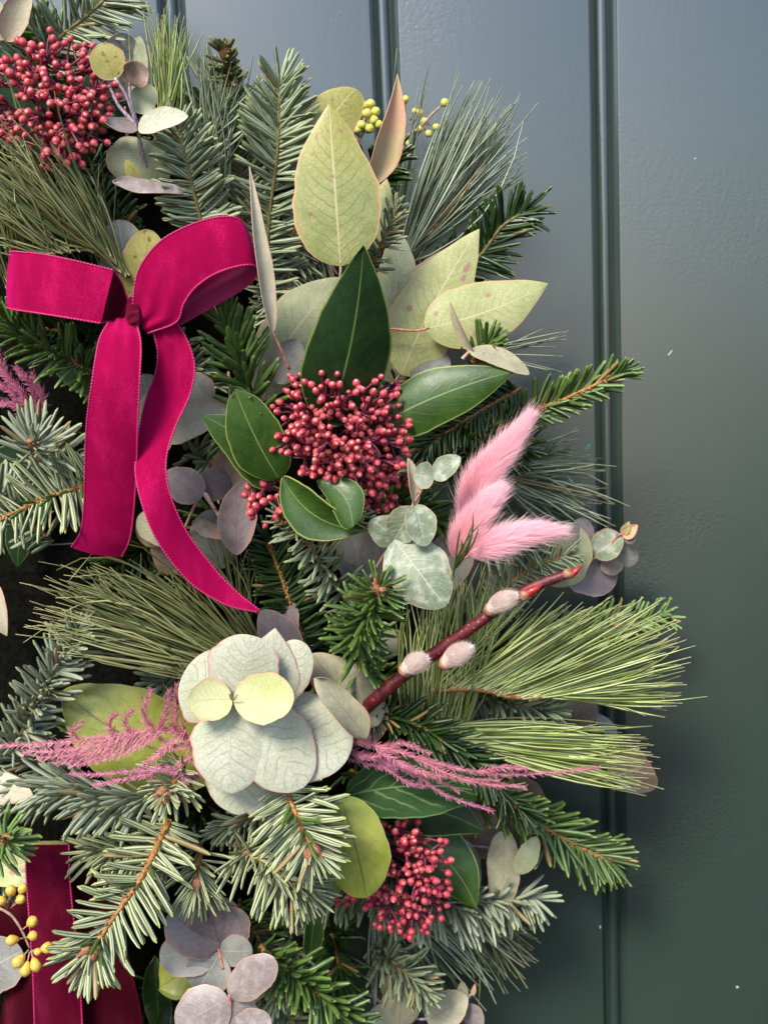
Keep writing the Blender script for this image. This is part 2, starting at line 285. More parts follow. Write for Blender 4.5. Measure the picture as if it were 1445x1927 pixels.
# ------------------------------------------------------------------ leaf
SH = {'point': (.72, .98), 'ovate': (.55, .95), 'ovr': (.5, .62), 'round': (.5, .5), 'ellip': (.75, .75), 'lance': (.6, 1.1), 'obov': (.8, .5), 'skim': (.8, .62), 'drop': (.42, .75), 'long': (.4, .4)}
def leaf_mb(b, t, wd, shape='ovate', bend=.05, cup=.0, roll=0, sc=0, wave=0, fold=0, thick=.00028, seed=0, tipc=0, nv=24, nu=10):
    r = random.Random(seed * 31 + 5); a_, b_ = SH[shape]; pk = a_ / (a_ + b_); mx = pk ** a_ * (1 - pk) ** b_
    L = np.linalg.norm(t - b); X = (t - b) / L; N0 = tocam((b + t) / 2); N0 = nrm(N0 - X * N0.dot(X)); N0 = rot(N0, X, math.radians(roll)); Y = np.cross(N0, X)
    vv = .5 - .5 * np.cos(np.pi * np.linspace(.03, 1 - .004, nv)); vv = (vv - vv[0]) / (vv[-1] - vv[0]) * .998 + .001
    uu = np.linspace(-1, 1, nu + 1); G = np.zeros((nv, nu + 1, 3)); UV = np.zeros((nv, nu + 1, 2)); ph = r.random() * 6
    for i, v in enumerate(vv):
        h = max(wd * .5 * (v ** a_ * (1 - v) ** b_) / mx, wd * .006)
        wob = 1 + .03 * math.sin(9 * v + ph) + .02 * math.sin(17 * v + ph * 2) + .012 * math.sin(41 * v + ph * 3) + r.gauss(0, .006)
        for j, u in enumerate(uu):
            hh = h * (wob if u > 0 else 2 - wob)
            z = bend * L * 4 * v * (1 - v) + cup * hh * u * u + fold * hh * abs(u) + wave * wd * u * abs(u) * math.sin(7.5 * v + ph + (1.3 if u > 0 else 0)) + tipc * L * v ** 3
            G[i, j] = b + X * L * v + Y * (u * hh + sc * L * 4 * v * (1 - v)) + N0 * z; UV[i, j] = (u * .5 + .5, v)
    du = np.gradient(G, axis=1); dv = np.gradient(G, axis=0); nn = np.cross(dv, du); nn /= np.linalg.norm(nn, axis=2)[:, :, None] + 1e-12
    if nn[nv // 2, nu // 2].dot(N0) < 0: nn = -nn
    mb = MB(); mb.grid(G, UV); B = G - nn * thick; k = mb.n; mb.grid(B, UV)
    idx = np.arange(nv * (nu + 1)).reshape(nv, nu + 1); rim = list(idx[:, 0]) + list(idx[-1, 1:]) + list(idx[::-1, -1][1:]) + list(idx[0, ::-1][1:])
    V = np.vstack([G.reshape(-1, 3)[rim], B.reshape(-1, 3)[rim]]); n = len(rim); uvr = np.vstack([UV.reshape(-1, 2)[rim]] * 2); uvr[:, 0] = np.where(uvr[:, 0] > .5, 1, 0)
    mb.add(V, [(i, i + 1, n + i + 1, n + i) for i in range(n - 1)], uvr); return mb
def leaf(par, b, t, wpx, shape, mat, name='leaf', label=None, **kw):
    B, T = P(*b), P(*t); wd = sz(wpx, (b[2] + t[2]) / 2); kw.setdefault('seed', int(b[0] * 7 + t[1]))
    o = part(name, leaf_mb(B, T, wd, shape, **kw), mat, par)
    if label: o['label'] = label
    return o
def twigs(par, lines, r, mat, name='twig', sides=7, taper=.6):
    mb = MB()
    for ln in lines:
        p = cr(W3(ln), 14); rr = sz(r, ln[0][2]); jit = 1 + .08 * np.sin(np.arange(14) * 2.1)
        mb.tube(p, np.linspace(rr, rr * taper, 14) * jit, sides)
    return part(name, mb, mat, par)
def stem(label, twlines, leaves, r=3.2, mat=None, name='eucalyptus_stem', cat='eucalyptus', group=None):
    """a stem with its leaves: leaf = (base, tip, width, shape, material, options)"""
    t = thing(name, label, cat, P(*(twlines[0][0] if twlines else leaves[0][0])), group)
    if not twlines: twlines = [[(l[0][0] - 40, l[0][1] + 12, max(70, l[0][2] - 130)), (l[0][0] - 12, l[0][1] + 5, l[0][2] - 35), l[0]] for l in leaves]
    twigs(t, twlines, r, mat or STEM)
    for l in leaves:
        kw = dict(l[5]) if len(l) > 5 else {}
        leaf(t, l[0], l[1], l[2], l[3], l[4], **kw)
    return t
# ------------------------------------------------------------------ needles
def canon(bz, by, ns=6, blunt=True):
    """flat fir needle of length 1 along x, half width 1 in y, with a keel below"""
    ss = np.array([0, .08, .35, .7, .93, 1.0]) if blunt else np.linspace(0, 1, ns)
    ww = np.array([.35, .8, 1, .97, .72, .12]) if blunt else np.linspace(1, .1, ns)
    G = np.zeros((6, 4, 3)); UV = np.zeros((6, 4, 2))
    for i, (s, h) in enumerate(zip(ss, ww)):
        for j, (y, z, u) in enumerate(((-1, 0, 0), (0, .10, .5), (1, 0, 1), (0, -.45, .5))):
            G[i, j] = (s, y * h, z * h); UV[i, j] = (u, s)
    fs = [(i * 4 + j, i * 4 + (j + 1) % 4, (i + 1) * 4 + (j + 1) % 4, (i + 1) * 4 + j) for i in range(5) for j in range(4)]
    V = G.reshape(-1, 3); uv = UV.reshape(-1, 2).copy(); return V, np.array(fs), uv, bz, by
CAN = [canon(bz, by) for bz, by in ((0, 0), (.10, .03), (.18, -.05), (.26, .05), (-.08, .04), (.14, -.10))]
def ndl_verts(c, L, hw):
    V, fs, uv, bz, by = c; W = V.copy(); W[:, 0] *= L; W[:, 1] *= hw; W[:, 2] *= hw
    W[:, 2] += bz * L * V[:, 0] ** 2; W[:, 1] += by * L * V[:, 0] ** 2; return W
def fir(label, pts, L, W, mat, n, phi='comb', a=(70, 38), sweep=(0, 0, 0), bud=0, indiv=False, tw=None, twr=4, group=None, seed=1, tipfan=8, flat=.75, bend=1.0, cat='fir sprig', Lend=.75, extra_mat=None, fwd=.0):
    """fir sprig: twig along pts (photo x, y, height above door); needles L long, W wide (photo px)"""
    r = random.Random(seed * 977 + int(pts[0][0])); S = cr(W3(pts), 60); t = thing('fir_sprig', label, cat, S[0], group)
    mb = MB(); d0 = pts[0][2]; mb.tube(S[::4], np.linspace(sz(twr, d0), sz(twr * .6, d0), len(S[::4])) * (1 + .15 * np.sin(np.arange(len(S[::4])) * 2.3)), 7); r2 = random.Random(5)
    if indiv and (tw or TWIG) is TWIG:
        for k in range(70):      # the rough pegs the needles grow from
            q = r2.random() * 58; p = S[int(q)]; Tq = nrm(S[int(q) + 1] - S[int(q)]); a0 = r2.uniform(0, 6.28); e1 = nrm(np.cross(Tq, tocam(p))); rad = e1 * math.cos(a0) + np.cross(Tq, e1) * math.sin(a0); mb.tube([p, p + rad * sz(twr * 1.15, d0) + Tq * sz(2, d0), p + rad * sz(twr * 1.45, d0) + Tq * sz(5, d0)], np.array([2.4, 2.2, 1.0]) * sz(1, d0), 4)
    part('twig', mb, tw or TWIG, t)
    T = np.gradient(S, axis=0); T /= np.linalg.norm(T, axis=1)[:, None]
    sw = (xc * 1.0); S3 = np.array(cdir((sweep[0], sweep[1], sweep[2]))) if any(sweep) else None
    acc = MB(); meshes = {}
    tot = n + tipfan
    for i in range(tot):
        tip = i >= n; f = (i + r.random() * .6) / n if not tip else 1.0
        f = min(f, 1.0); q = f * 59; k = min(int(q), 58); p = S[k] + (S[k + 1] - S[k]) * (q - k); Tn = T[k]
        Nn = tocam(p); Nn = nrm(Nn - Tn * Nn.dot(Tn)); Bn = np.cross(Tn, Nn)
        if phi == 'comb': ph = (0 if i % 2 else 180) + r.gauss(8 if i % 2 else -8, 13); 
        elif phi == 'brush': ph = r.uniform(-25, 205)
        elif phi == 'full': ph = r.uniform(0, 360)
        elif phi == 'top': ph = r.choice([r.gauss(25, 18), r.gauss(155, 18), r.uniform(30, 150)])
        elif phi == 'L': ph = 180 + r.gauss(0, 16) if r.random() < .9 else r.uniform(20, 160)
        elif phi == 'R': ph = r.gauss(0, 16) if r.random() < .9 else r.uniform(20, 160)
        an = math.radians(a[0] + (a[1] - a[0]) * f + r.gauss(0, 9))
        if tip: ph = 360 * i / tipfan + r.uniform(-20, 20); an = math.radians(r.uniform(8, a[1] + 8))
        ph = math.radians(ph); D = Tn * math.cos(an) + (Bn * math.cos(ph) + Nn * math.sin(ph)) * math.sin(an)
        if S3 is not None: D = D + S3 * r.uniform(.7, 1.2)
        if fwd: D = D + Nn * fwd * r.uniform(.4, 1.4)
        if r.random() < .07 and not tip: continue
        D = nrm(D + np.array([r.gauss(0, .10) for _ in range(3)]))
        Nn2 = tocam(p); Z = nrm(Nn2 - D * Nn2.dot(D)); Zr = nrm(np.cross(np.cross(Tn, D), D)) if abs(Tn.dot(D)) < .98 else Z
        if Zr.dot(Z) < 0: Zr = -Zr
        Z = nrm(Z * flat + Zr * (1 - flat) + np.array([r.gauss(0, .22) for _ in range(3)])); Z = nrm(Z - D * Z.dot(D)); Y = np.cross(Z, D)
        Lk = sz(L, d0) * r.uniform(.74, 1.12) * (1 + (Lend - 1) * max(0, (f - .6) / .4)) * (1 - .35 * max(0, (.12 - f) / .12))
        if phi in ('comb', 'top') and math.sin(ph) > .6: Lk *= .7
        hw = sz(W, d0) * .5 * r.uniform(.88, 1.08)
        key = r.randrange(len(CAN)) if bend else 0; c = CAN[key]
        st = p + D * 0.0003
        Rm = np.stack([D, Y, Z], 1)
        if indiv:
            if key not in meshes:
                m1 = MB(); m1.add(ndl_verts(c, sz(L, d0), sz(W, d0) * .5), c[1], c[2]); meshes[key] = m1.mesh('needle', mat)
            s1 = Lk / sz(L, d0); o = link('needle', meshes[key], t)
            A = Rm * s1; lo = st - S[0]
            o.matrix_local = Matrix(((A[0, 0], A[0, 1], A[0, 2], lo[0]), (A[1, 0], A[1, 1], A[1, 2], lo[1]), (A[2, 0], A[2, 1], A[2, 2], lo[2]), (0, 0, 0, 1)))
        else:
            acc.add(ndl_verts(c, Lk, hw) @ Rm.T + st, c[1], c[2])
    if not indiv: part('needles', acc, mat, t, stuff=True)
    if extra_mat:      # a few needles seen from their upper, green side
        e = MB()
        for _ in range(9):
            k = r.randrange(5, 58); p = S[k]; Tn = T[k]; Nn = tocam(p); Bn = np.cross(Tn, Nn); ph = r.uniform(25, 155); an = math.radians(r.uniform(50, 75))
            D = nrm(Tn * math.cos(an) + (Bn * math.cos(math.radians(ph)) + Nn * math.sin(math.radians(ph))) * math.sin(an)); Z = nrm(Nn - D * Nn.dot(D)); Y = np.cross(Z, D)
            e.add(ndl_verts(CAN[1 + _ % 5], sz(L * r.uniform(.5, .75), d0), sz(W, d0) * .33) @ np.stack([D, Y, Z], 1).T + p, CAN[2][1], CAN[2][2])
        part('upper_needles', e, extra_mat, t, stuff=True)
    for b in range(bud):
        mb = MB(); Tn = T[-1]; off = np.cross(Tn, tocam(S[-1])) * sz(9, d0) * ((b - (bud - 1) / 2) * 1.5); p0 = S[-1] + off + tocam(S[-1]) * sz(5, d0); Tb = nrm(Tn + off / (np.linalg.norm(off) + 1e-9) * .3)
        zs = np.linspace(0, 1, 9); mb.tube([p0 + Tb * sz(32, d0) * (z - .2) for z in zs], [sz(11, d0) * (.35 + .65 * math.sin(math.pi * min(1, z * 1.15 + .12)) ** .8) * (1 + .12 * math.sin(z * 26)) for z in zs], 8)
        part('bud', mb, BUD, t)
    return t
def pine(label, rail, tips, n, W=3.6, mat=None, curve=.10, jit=14, corr=.75, seed=1, tw=False, twr=4, group=None, sag=0.0, lvar=.22):
    """pine sprig: needles run from the twig (rail) out to a fan of tips"""
    n = int(n * .72); W = W * 1.12; r = random.Random(seed * 131 + int(rail[0][1])); A = cr(W3(rail), 50); B = cr(W3(tips), 50); t = thing('pine_sprig', label, 'pine sprig', A[0], group); d0 = rail[0][2]
    mb = MB(); j3 = sz(jit, d0)
    for i in range(n):
        s = r.random(); q = min(1, max(0, corr * s + (1 - corr) * r.random())); ia, ib = int(s * 49), int(q * 49)
        p = A[ia] + np.array([r.gauss(0, 1) for _ in range(3)]) * sz(2, d0); e = B[ib] + np.array([r.gauss(0, 1) for _ in range(3)]) * j3
        L = e - p; l = np.linalg.norm(L); e = p + L * r.uniform(1 - lvar, 1.04); m = (p + e) / 2 + np.array([r.gauss(0, 1) for _ in range(3)]) * l * curve * (1.9 if r.random() < .15 else .75) + np.array([0, 0, 1.0]) * sag * l
        z = np.linspace(0, 1, 7)[:, None]; pts = (1 - z) ** 2 * p + 2 * z * (1 - z) * m + z * z * e
        hw = sz(W, d0) * .5 * r.uniform(.8, 1.15); mb.tube(pts, hw * np.array([.9, 1, 1, 1, .95, .75, .3]), 3, cap=False)
    part('needles', mb, mat or PINEY, t, stuff=True)
    if tw: twigs(t, [rail], twr, TWIG, taper=.9)
    else: twigs(t, [rail], 3, TWIGG)
    return t
# ------------------------------------------------------------------ berries
def uvsphere(seg=10, rings=7, pinch=0.0):
    G = np.zeros((rings + 1, seg, 3)); UV = np.zeros((rings + 1, seg, 2))
    for i in range(rings + 1):
        th = math.pi * (i / rings) * .98 + .03
        for j in range(seg):
            ph = 2 * math.pi * j / seg; rr = math.sin(th) * (1 - pinch * (i / rings < .35)); G[i, j] = (-math.cos(th) * 1.12, rr * math.cos(ph), rr * math.sin(ph)); UV[i, j] = (j / seg, i / rings)
    m = MB(); m.grid(G, UV, closed=True); return m
def frame(D):
    a = np.array([0, 0, 1.0]) if abs(D[2]) < .9 else np.array([1.0, 0, 0]); Y = nrm(np.cross(a, D)); Z = np.cross(D, Y); return np.stack([D, Y, Z], 1)
def place(o, D, p, s, roll=0.0):
    A = frame(D) * s; o.matrix_local = Matrix(((A[0, 0], A[0, 1], A[0, 2], p[0]), (A[1, 0], A[1, 1], A[1, 2], p[1]), (A[2, 0], A[2, 1], A[2, 2], p[2]), (0, 0, 0, 1)))
BMESH = None
def berries(par, c, rx, ry, rz, n, br=7.2, hub=None, seed=1, lim=None, hubs=16, extra=0):
    """a panicle: buds over a dome around c, each on a stalk from branching hubs"""
    global BMESH
    if BMESH is None: BMESH = uvsphere(10, 8, .12).mesh('bud', BERRY)
    r = random.Random(seed); org = np.array(par['_o']); C = P(*c); s = sz(1, c[2]); ex, ey, ez = cdir((1, 0, 0)), cdir((0, 1, 0)), -tocam(C)
    root = P(*(hub or (c[0], c[1] + ry * .3, c[2] - rz * .6))); hb = []; mb = MB(); got = []
    def pt(x, y, z): return C + ex * x * rx * s + ey * y * ry * s - ez * z * rz * s
    for k in range(hubs):
        ph = 2.399 * k; z = 1 - 1.05 * (k + .5) / hubs; q = math.sqrt(max(0, 1 - z * z)); h = pt(.62 * q * math.cos(ph), .62 * q * math.sin(ph), .62 * z); hb.append(h)
        mb.tube(cr([root, (root + h) / 2 + ex * s * r.gauss(0, 6) + ey * s * r.gauss(0, 6), h], 7), np.linspace(3.6, 2.6, 7) * s, 5, cap=False)
    tries = 0
    while len(got) < n and tries < n * 40:
        tries += 1; z = r.uniform(-.25, 1); ph = r.uniform(0, 6.2832); q = math.sqrt(max(0, 1 - z * z)); rad = r.uniform(.74, 1.05) if r.random() < .8 else r.uniform(.45, .75)
        p = pt(rad * q * math.cos(ph), rad * q * math.sin(ph), rad * z)
        if lim and not lim(rad * q * math.cos(ph), rad * q * math.sin(ph)): continue
        if any(np.linalg.norm(p - g) < br * 1.75 * s for g in got): continue
        got.append(p); h = min(hb, key=lambda g: np.linalg.norm(g - p) + np.linalg.norm(g - root) * .15); D = nrm((p - h) / np.linalg.norm(p - h) + nrm(p - root) * .8 + np.array([r.gauss(0, .25) for _ in range(3)]))
        o = link('bud', BMESH, par); place(o, D, p - org, br * s * r.uniform(.78, 1.12)); e = p - D * br * s
        mb.tube(cr([h, h * .45 + e * .55 + np.array([r.gauss(0, 1) for _ in range(3)]) * s * 4, e], 6), np.linspace(2.1, 2.6, 6) * s, 5, cap=False)
    if extra:      # buds deeper inside the dome, too hidden to tell apart
        eb = MB(); sp = uvsphere(7, 5, .1)
        for _ in range(extra):
            z = r.uniform(-.2, .95); ph = r.uniform(0, 6.2832); q = math.sqrt(max(0, 1 - z * z)); rad = r.uniform(.35, .72); p = pt(rad * q * math.cos(ph), rad * q * math.sin(ph), rad * z)
            eb.add(sp.v[0] @ frame(nrm(p - root)).T * br * s * .9 + p, sp.f[0], np.stack([np.zeros(len(sp.v[0])), .35 + .5 * (sp.v[0][:, 0] > 0)], 1))
        part('inner_buds', eb, BERRY, par, stuff=True)
    part('stalks', mb, STALK, par)
# ------------------------------------------------------------------ ribbon
def ribbon(par, A, B, mat, name='ribbon_strip', n=64, m=18, puff=.06, thick=.0006, edges=(1, 1), back=None, beadpx=6, crinkle=0.0, pmat=None, bead_r=2.2, ref=.5, gather=(0, 0)):
    a, b = cr(W3(A), n), cr(W3(B), n); G = np.zeros((n, m + 1, 3)); UV = np.zeros((n, m + 1, 2)); T = np.gradient((a + b) / 2, axis=0); Cc = b - a; nn = np.cross(T, Cc); nn /= np.linalg.norm(nn, axis=1)[:, None] + 1e-12
    for i in range(1, n):
        if nn[i].dot(nn[i - 1]) < 0: nn[i] = -nn[i]
    kr = int(n * ref)
    if nn[kr].dot(tocam(a[kr])) < 0: nn = -nn
    for j in range(m + 1):
        u = j / m; G[:, j] = a + Cc * u + nn * (puff * np.linalg.norm(Cc, axis=1) * 4 * u * (1 - u))[:, None] + nn * (crinkle * .001 * np.sin(np.linspace(0, 34, n) + 3 * u) * np.sin(3.14 * u))[:, None] + nn * (np.linalg.norm(Cc, axis=1) * (.5 - .5 * math.cos(2 * math.pi * 2.6 * u)) * (gather[0] * np.exp(-np.linspace(0, 1, n) / .10) + gather[1] * np.exp(-np.linspace(1, 0, n) / .10)))[:, None]; UV[:, j, 0] = u; UV[:, j, 1] = np.linspace(0, 1, n)
    mb = MB(); mb.grid(G, UV)
    B2 = G - nn[:, None, :] * thick; idx = np.arange(n * (m + 1)).reshape(n, m + 1); rim = list(idx[:, 0]) + list(idx[-1, 1:]) + list(idx[::-1, -1][1:]) + list(idx[0, ::-1][1:]); k = len(rim)
    V = np.vstack([G.reshape(-1, 3)[rim], B2.reshape(-1, 3)[rim]]); uvr = np.vstack([UV.reshape(-1, 2)[rim]] * 2); mb.add(V, [(i, i + 1, k + i + 1, k + i) for i in range(k - 1)], uvr)
    st = part(name, mb, mat, par)
    st['_o'] = par['_o']; m2 = MB(); m2.grid(B2 - nn[:, None, :] * .00003, UV); part('satin_back', m2, back or SATIN, st)
    for e, rail in zip(edges, (G[:, 0], G[:, -1])):
        if not e: continue
        d = np.linalg.norm(np.diff(rail, axis=0), axis=1); cum = np.concatenate([[0], np.cumsum(d)]); s = sz(beadpx, A[0][2]); nb = max(4, int(cum[-1] / s)); q = np.linspace(0, cum[-1], nb * 4 + 1)
        R = np.stack([np.interp(q, cum, rail[:, k]) for k in range(3)], 1); rr = sz(bead_r, A[0][2]) * (.42 + .58 * np.abs(np.sin(np.linspace(0, nb * np.pi, nb * 4 + 1)))); e_ = MB(); e_.tube(R, rr, 6); part('picot_edge', e_, pmat or PICOT, st)
    return st
# ------------------------------------------------------------------ fluffy things
def fluff(par, path, prof, n, hl, cmat, fmat, name='fluff', lean=1.0, seed=1, hw=.9, core='core', droop=0):
    r = random.Random(seed); S = cr(W3(path), 40); d0 = path[0][2]; s = sz(1, d0); T = np.gradient(S, axis=0); T /= np.linalg.norm(T, axis=1)[:, None]; pr = np.interp(np.linspace(0, 1, 40), np.linspace(0, 1, len(prof)), prof) * s
    c = MB(); c.tube(S, pr * .55, 12); part(core, c, cmat, par); V = []; 
    z = np.linspace(0, 1, 4); mb = MB(); Vs = []; 
    for i in range(n):
        f = r.random() ** .9 * 39; k = min(int(f), 38); p = S[k] + (S[k + 1] - S[k]) * (f - k); Tn = T[k]; Nn = nrm(np.cross(Tn, (0.3, .1, .9))); Bn = np.cross(Tn, Nn); ph = r.uniform(0, 6.2832); rad = Nn * math.cos(ph) + Bn * math.sin(ph)
        st = p + rad * pr[k] * .5; g = (f / 39); l = hl * s * r.uniform(.55, 1.1) * (1.55 if r.random() < .09 else 1) * (1 - .2 * g * g); D = nrm(Tn * lean * (1 + .8 * g * g) + rad * r.uniform(.4, 1.15) * (1 - .4 * g * g) + np.array([r.gauss(0, .14) for _ in range(3)]))
        e = st + D * l + Tn * l * .25 + np.array([0, 0, -1]) * droop * l; m = st + (D * l * .5) + rad * l * .06; side = nrm(np.cross(D, tocam(p))) * s * hw * .5
        for q in (0, .4, .75, 1): 
            pt = (1 - q) ** 2 * st + 2 * q * (1 - q) * m + q * q * e; w_ = side * (1 - q * .93); Vs.append(pt - w_); Vs.append(pt + w_)
    base = np.array([(0, 1, 3, 2), (2, 3, 5, 4), (4, 5, 7, 6)]); Fq = (base[None] + (np.arange(n) * 8)[:, None, None]).reshape(-1, 4); uv = np.tile(np.array([(0, 0), (1, 0), (0, .4), (1, .4), (0, .75), (1, .75), (0, 1), (1, 1)], float), (n, 1))
    mb.add(np.array(Vs), Fq, uv); part(name, mb, fmat, par, stuff=True, smooth=False)
def plume(label, lines, L=13, mat=None, seed=1, dens=.62, W=1.5, group=None):
    r = random.Random(seed); t = thing('pink_fern_sprig', label, 'dyed fern', P(*lines[0][0]), group); d0 = lines[0][0][2]; s = sz(1, d0); st = MB(); nd = MB()
    for li, ln in enumerate(lines):
        w3 = W3(ln); l = sum(np.linalg.norm(w3[i + 1] - w3[i]) for i in range(len(w3) - 1)); n = max(8, int(l / s * dens)); S = cr(w3, n + 1); T = np.gradient(S, axis=0); T /= np.linalg.norm(T, axis=1)[:, None]
        st.tube(cr(w3, 16), np.linspace(1.7 if li == 0 else 1.2, .6, 16) * s, 5)
        for i in range(n):
            f = i / n; Tn = T[i]; Nn = tocam(S[i]); Nn = nrm(Nn - Tn * Nn.dot(Tn)); Bn = np.cross(Tn, Nn); ph = r.choice([r.gauss(0, .5), math.pi + r.gauss(0, .5), r.uniform(0, 3.1)])
            for q in range(2):
                ph2 = ph + q * 2.2; an = r.uniform(.55, 1.15); D = nrm(Tn * math.cos(an) + (Bn * math.cos(ph2) + Nn * math.sin(ph2)) * math.sin(an)); ll = L * 1.0 * s * r.uniform(.5, 1.2) * (1 - .45 * f) 
                nd.tube([S[i], S[i] + D * ll * .5, S[i] + D * ll + Tn * ll * .15], np.array([.5, .5, .15]) * W * s, 3, cap=False)
    part('stalk', st, mat or PFERN, t); part('feathery_needles', nd, mat or PFERN, t, stuff=True); return t
# ================================================================== the door
D0 = thing('door', 'dark green painted door of vertical boards with beaded joints, behind the wreath', 'door', (0, 0, .4))
def xat(px, py): return float(P(px, py, 0)[0])
joints = [xat(-1716, 0), xat(-1304, 0), xat(-900, 0), xat(-490, 0), xat(-88, 0), xat(322, 0), xat(722, 0), xat(1135, 0), xat(1556, 0), xat(1966, 0), xat(2378, 0), xat(2790, 0)]
Z0, Z1 = -.6, 1.3
def extr(prof, mat, name, par, step=40):
    """profile (x, y) run up the door; tiny unevenness of the paint edge"""
    zs = np.linspace(Z0, Z1, step); G = np.zeros((step, len(prof), 3)); UV = np.zeros((step, len(prof), 2))
    for i, z in enumerate(zs):
        for j, (x, y) in enumerate(prof): G[i, j] = (x + .00006 * math.sin(z * 61 + j), y, z + .4 + .0); UV[i, j] = (j / len(prof), i / step)
    mb = MB(); mb.grid(G[:, ::-1], UV[:, ::-1]); return part(name, mb, mat, par)
for k in range(len(joints) - 1):
    xl, xr = joints[k] + 23 * U, joints[k + 1] - 24 * U; e = .0011
    prof = [(xl - .0032, .0050), (xl - .0030, .0046), (xl - .0008, .0012)] + [(xl - e * math.cos(a) + e, e - e * math.sin(a)) for a in np.linspace(0.3, 1.571, 5)] + [(xr - e + e * math.sin(a), e - e * math.cos(a)) for a in np.linspace(0, 1.4, 5)] + [(xr + .00005, .0045), (xr + .0002, .0052)]
    extr(prof, DOORM, 'plank', D0)
for k in range(1, len(joints)):
    x = joints[k]; prof = [(x - 25 * U, .0050), (x - 14 * U, .0049)] + [(x - 3 * U - 10.5 * U * math.cos(a), .0044 - .0046 * math.sin(a)) for a in np.linspace(0, math.pi, 12)] + [(x + 8 * U, .0049), (x + 13 * U, .0051)]
    extr(prof, DOORM, 'bead_moulding', D0)
for (px, py, sx, sy, a) in ((1308, 298, 2.5, 2.5, 0), (1260, 666, 2.5, 15, .7), (1388, 1858, 3, 6, -.3), (1108, 845, 6, 12, .2), (1130, 1745, 2, 8, .1)):
    g = []; rr = random.Random(px)
    for k in range(3):
        q = P(px, py, .0); s = uvsphere(8, 5); V = s.v[0] * np.array([sx * U * .5, .00025, sy * U * .5]) * (1 - .2 * k); ca, sa = math.cos(a), math.sin(a); V = np.stack([V[:, 0] * ca + V[:, 2] * sa, V[:, 1], -V[:, 0] * sa + V[:, 2] * ca], 1) + q + np.array([rr.gauss(0, sx * U * .4), 0, rr.gauss(0, sy * U * .25)])
        g.append((V, s))
    mb = MB(); [mb.add(V, s.f[0], np.zeros((len(V), 2))) for V, s in g]; part('paint_chip', mb, CHIP if px != 1108 else plain('paint_smear_green', (.03, .12, .10), (.05, .18, .15), 600, .5, .3), D0)
# ================================================================== wreath base
W0 = thing('wreath_base', 'mossy ring under all the foliage, widened and blackened as the shade of the gap', 'wreath base', P(-250, 1080, 60))
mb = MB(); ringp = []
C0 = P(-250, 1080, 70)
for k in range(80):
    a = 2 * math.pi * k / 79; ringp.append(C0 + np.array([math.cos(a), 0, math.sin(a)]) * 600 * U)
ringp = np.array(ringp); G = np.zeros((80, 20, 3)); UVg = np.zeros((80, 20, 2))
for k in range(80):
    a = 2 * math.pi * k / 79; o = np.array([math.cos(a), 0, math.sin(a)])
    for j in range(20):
        b = 2 * math.pi * j / 20; r_ = (1 + .07 * math.sin(5 * a * 3 + j) + .06 * math.sin(23 * a + 2 * j)); G[k, j] = ringp[k] + (o * math.cos(b) * 400 * U + np.array([0, -1, 0]) * math.sin(b) * 62 * U) * r_  # flat wide tube, stretched inward to fill the gap with painted dark
mb.grid(G, UVg, closed=True); part('moss_shade_ring', mb, MOSS_SHADE, W0)
mbw = MB()
for k in range(0, 1): 
    hel = [ringp[i % 80] + (np.array([math.cos(2 * math.pi * (i % 80) / 79), 0, math.sin(2 * math.pi * (i % 80) / 79)]) * math.cos(i * 1.3) * 345 * U + np.array([0, -1, 0]) * math.sin(i * 1.3) * 70 * U) for i in range(60)]
    mbw.tube(cr(hel, 600), .0005, 5)
part('binding_wire', mbw, plain('green_wire', (.03, .06, .03), (.05, .09, .05), 500, .4, .1), W0)
# ================================================================== fir sprigs
FG = 'fir sprigs wired into the wreath'
def f(*a, **k): k.setdefault('group', FG); return fir(*a, **k)
sd_ = 0
f('blue green fir sprig at the top left edge, long needles rising behind the red buds', [(60, 165, 190), (104, 80, 220), (173, 21, 235), (215, -20, 240)], 88, 8, NOBLED, 130, a=(75, 40), tw=TWIGG, seed=2, indiv=True)
f('short yellow green fir tip standing alone against the grey door at the top', [(440, 200, 230), (430, 150, 280), (424, 102, 320)], 44, 8, OLIVEN, 60, phi='brush', a=(65, 35), bud=1, seed=3, tipfan=16, indiv=True, Lend=.9)
f('silvery fir tip pointing up between the white eucalyptus leaves and the tall fir', [(388, 450, 300), (372, 390, 320), (353, 310, 340), (335, 245, 350)], 74, 10.5, NOBLED, 110, a=(82, 42), tw=TWIGG, seed=4, indiv=True, bend=1)
f('tall upright fir sprig left of the big spotted leaf', [(498, 560, 240), (506, 415, 270), (522, 290, 300), (524, 225, 310), (526, 160, 320)], 82, 9.5, NOBLED, 190, a=(78, 40), tw=TWIGG, seed=5, indiv=True)
f('blurred fir sprig filling in left of the tall upright fir sprig', [(470, 500, 210), (455, 380, 230), (440, 240, 250)], 80, 9, NOBLED, 120, a=(70, 40), seed=6)
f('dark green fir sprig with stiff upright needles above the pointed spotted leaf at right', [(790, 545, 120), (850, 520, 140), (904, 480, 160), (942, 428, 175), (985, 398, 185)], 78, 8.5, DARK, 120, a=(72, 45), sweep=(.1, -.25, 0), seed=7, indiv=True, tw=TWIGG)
f('small silvery fir tip poking out at the right edge of the big spotted leaf', [(690, 520, 330), (715, 465, 350), (745, 395, 360)], 44, 6.5, NOBLED, 60, phi='brush', a=(70, 45), seed=8)
f('green fir sprig with thick needles between the bow and the red bud cluster', [(488, 800, 300), (470, 740, 330), (450, 676, 340), (426, 612, 338)], 86, 12, GREEN, 80, phi='brush', a=(58, 32), seed=9, indiv=True, tw=TWIGG)
f('shaded blue fir sprig below the right loop of the bow', [(620, 470, 190), (560, 530, 210), (500, 590, 215)], 52, 7, NOBLED, 90, a=(70, 50), seed=10)
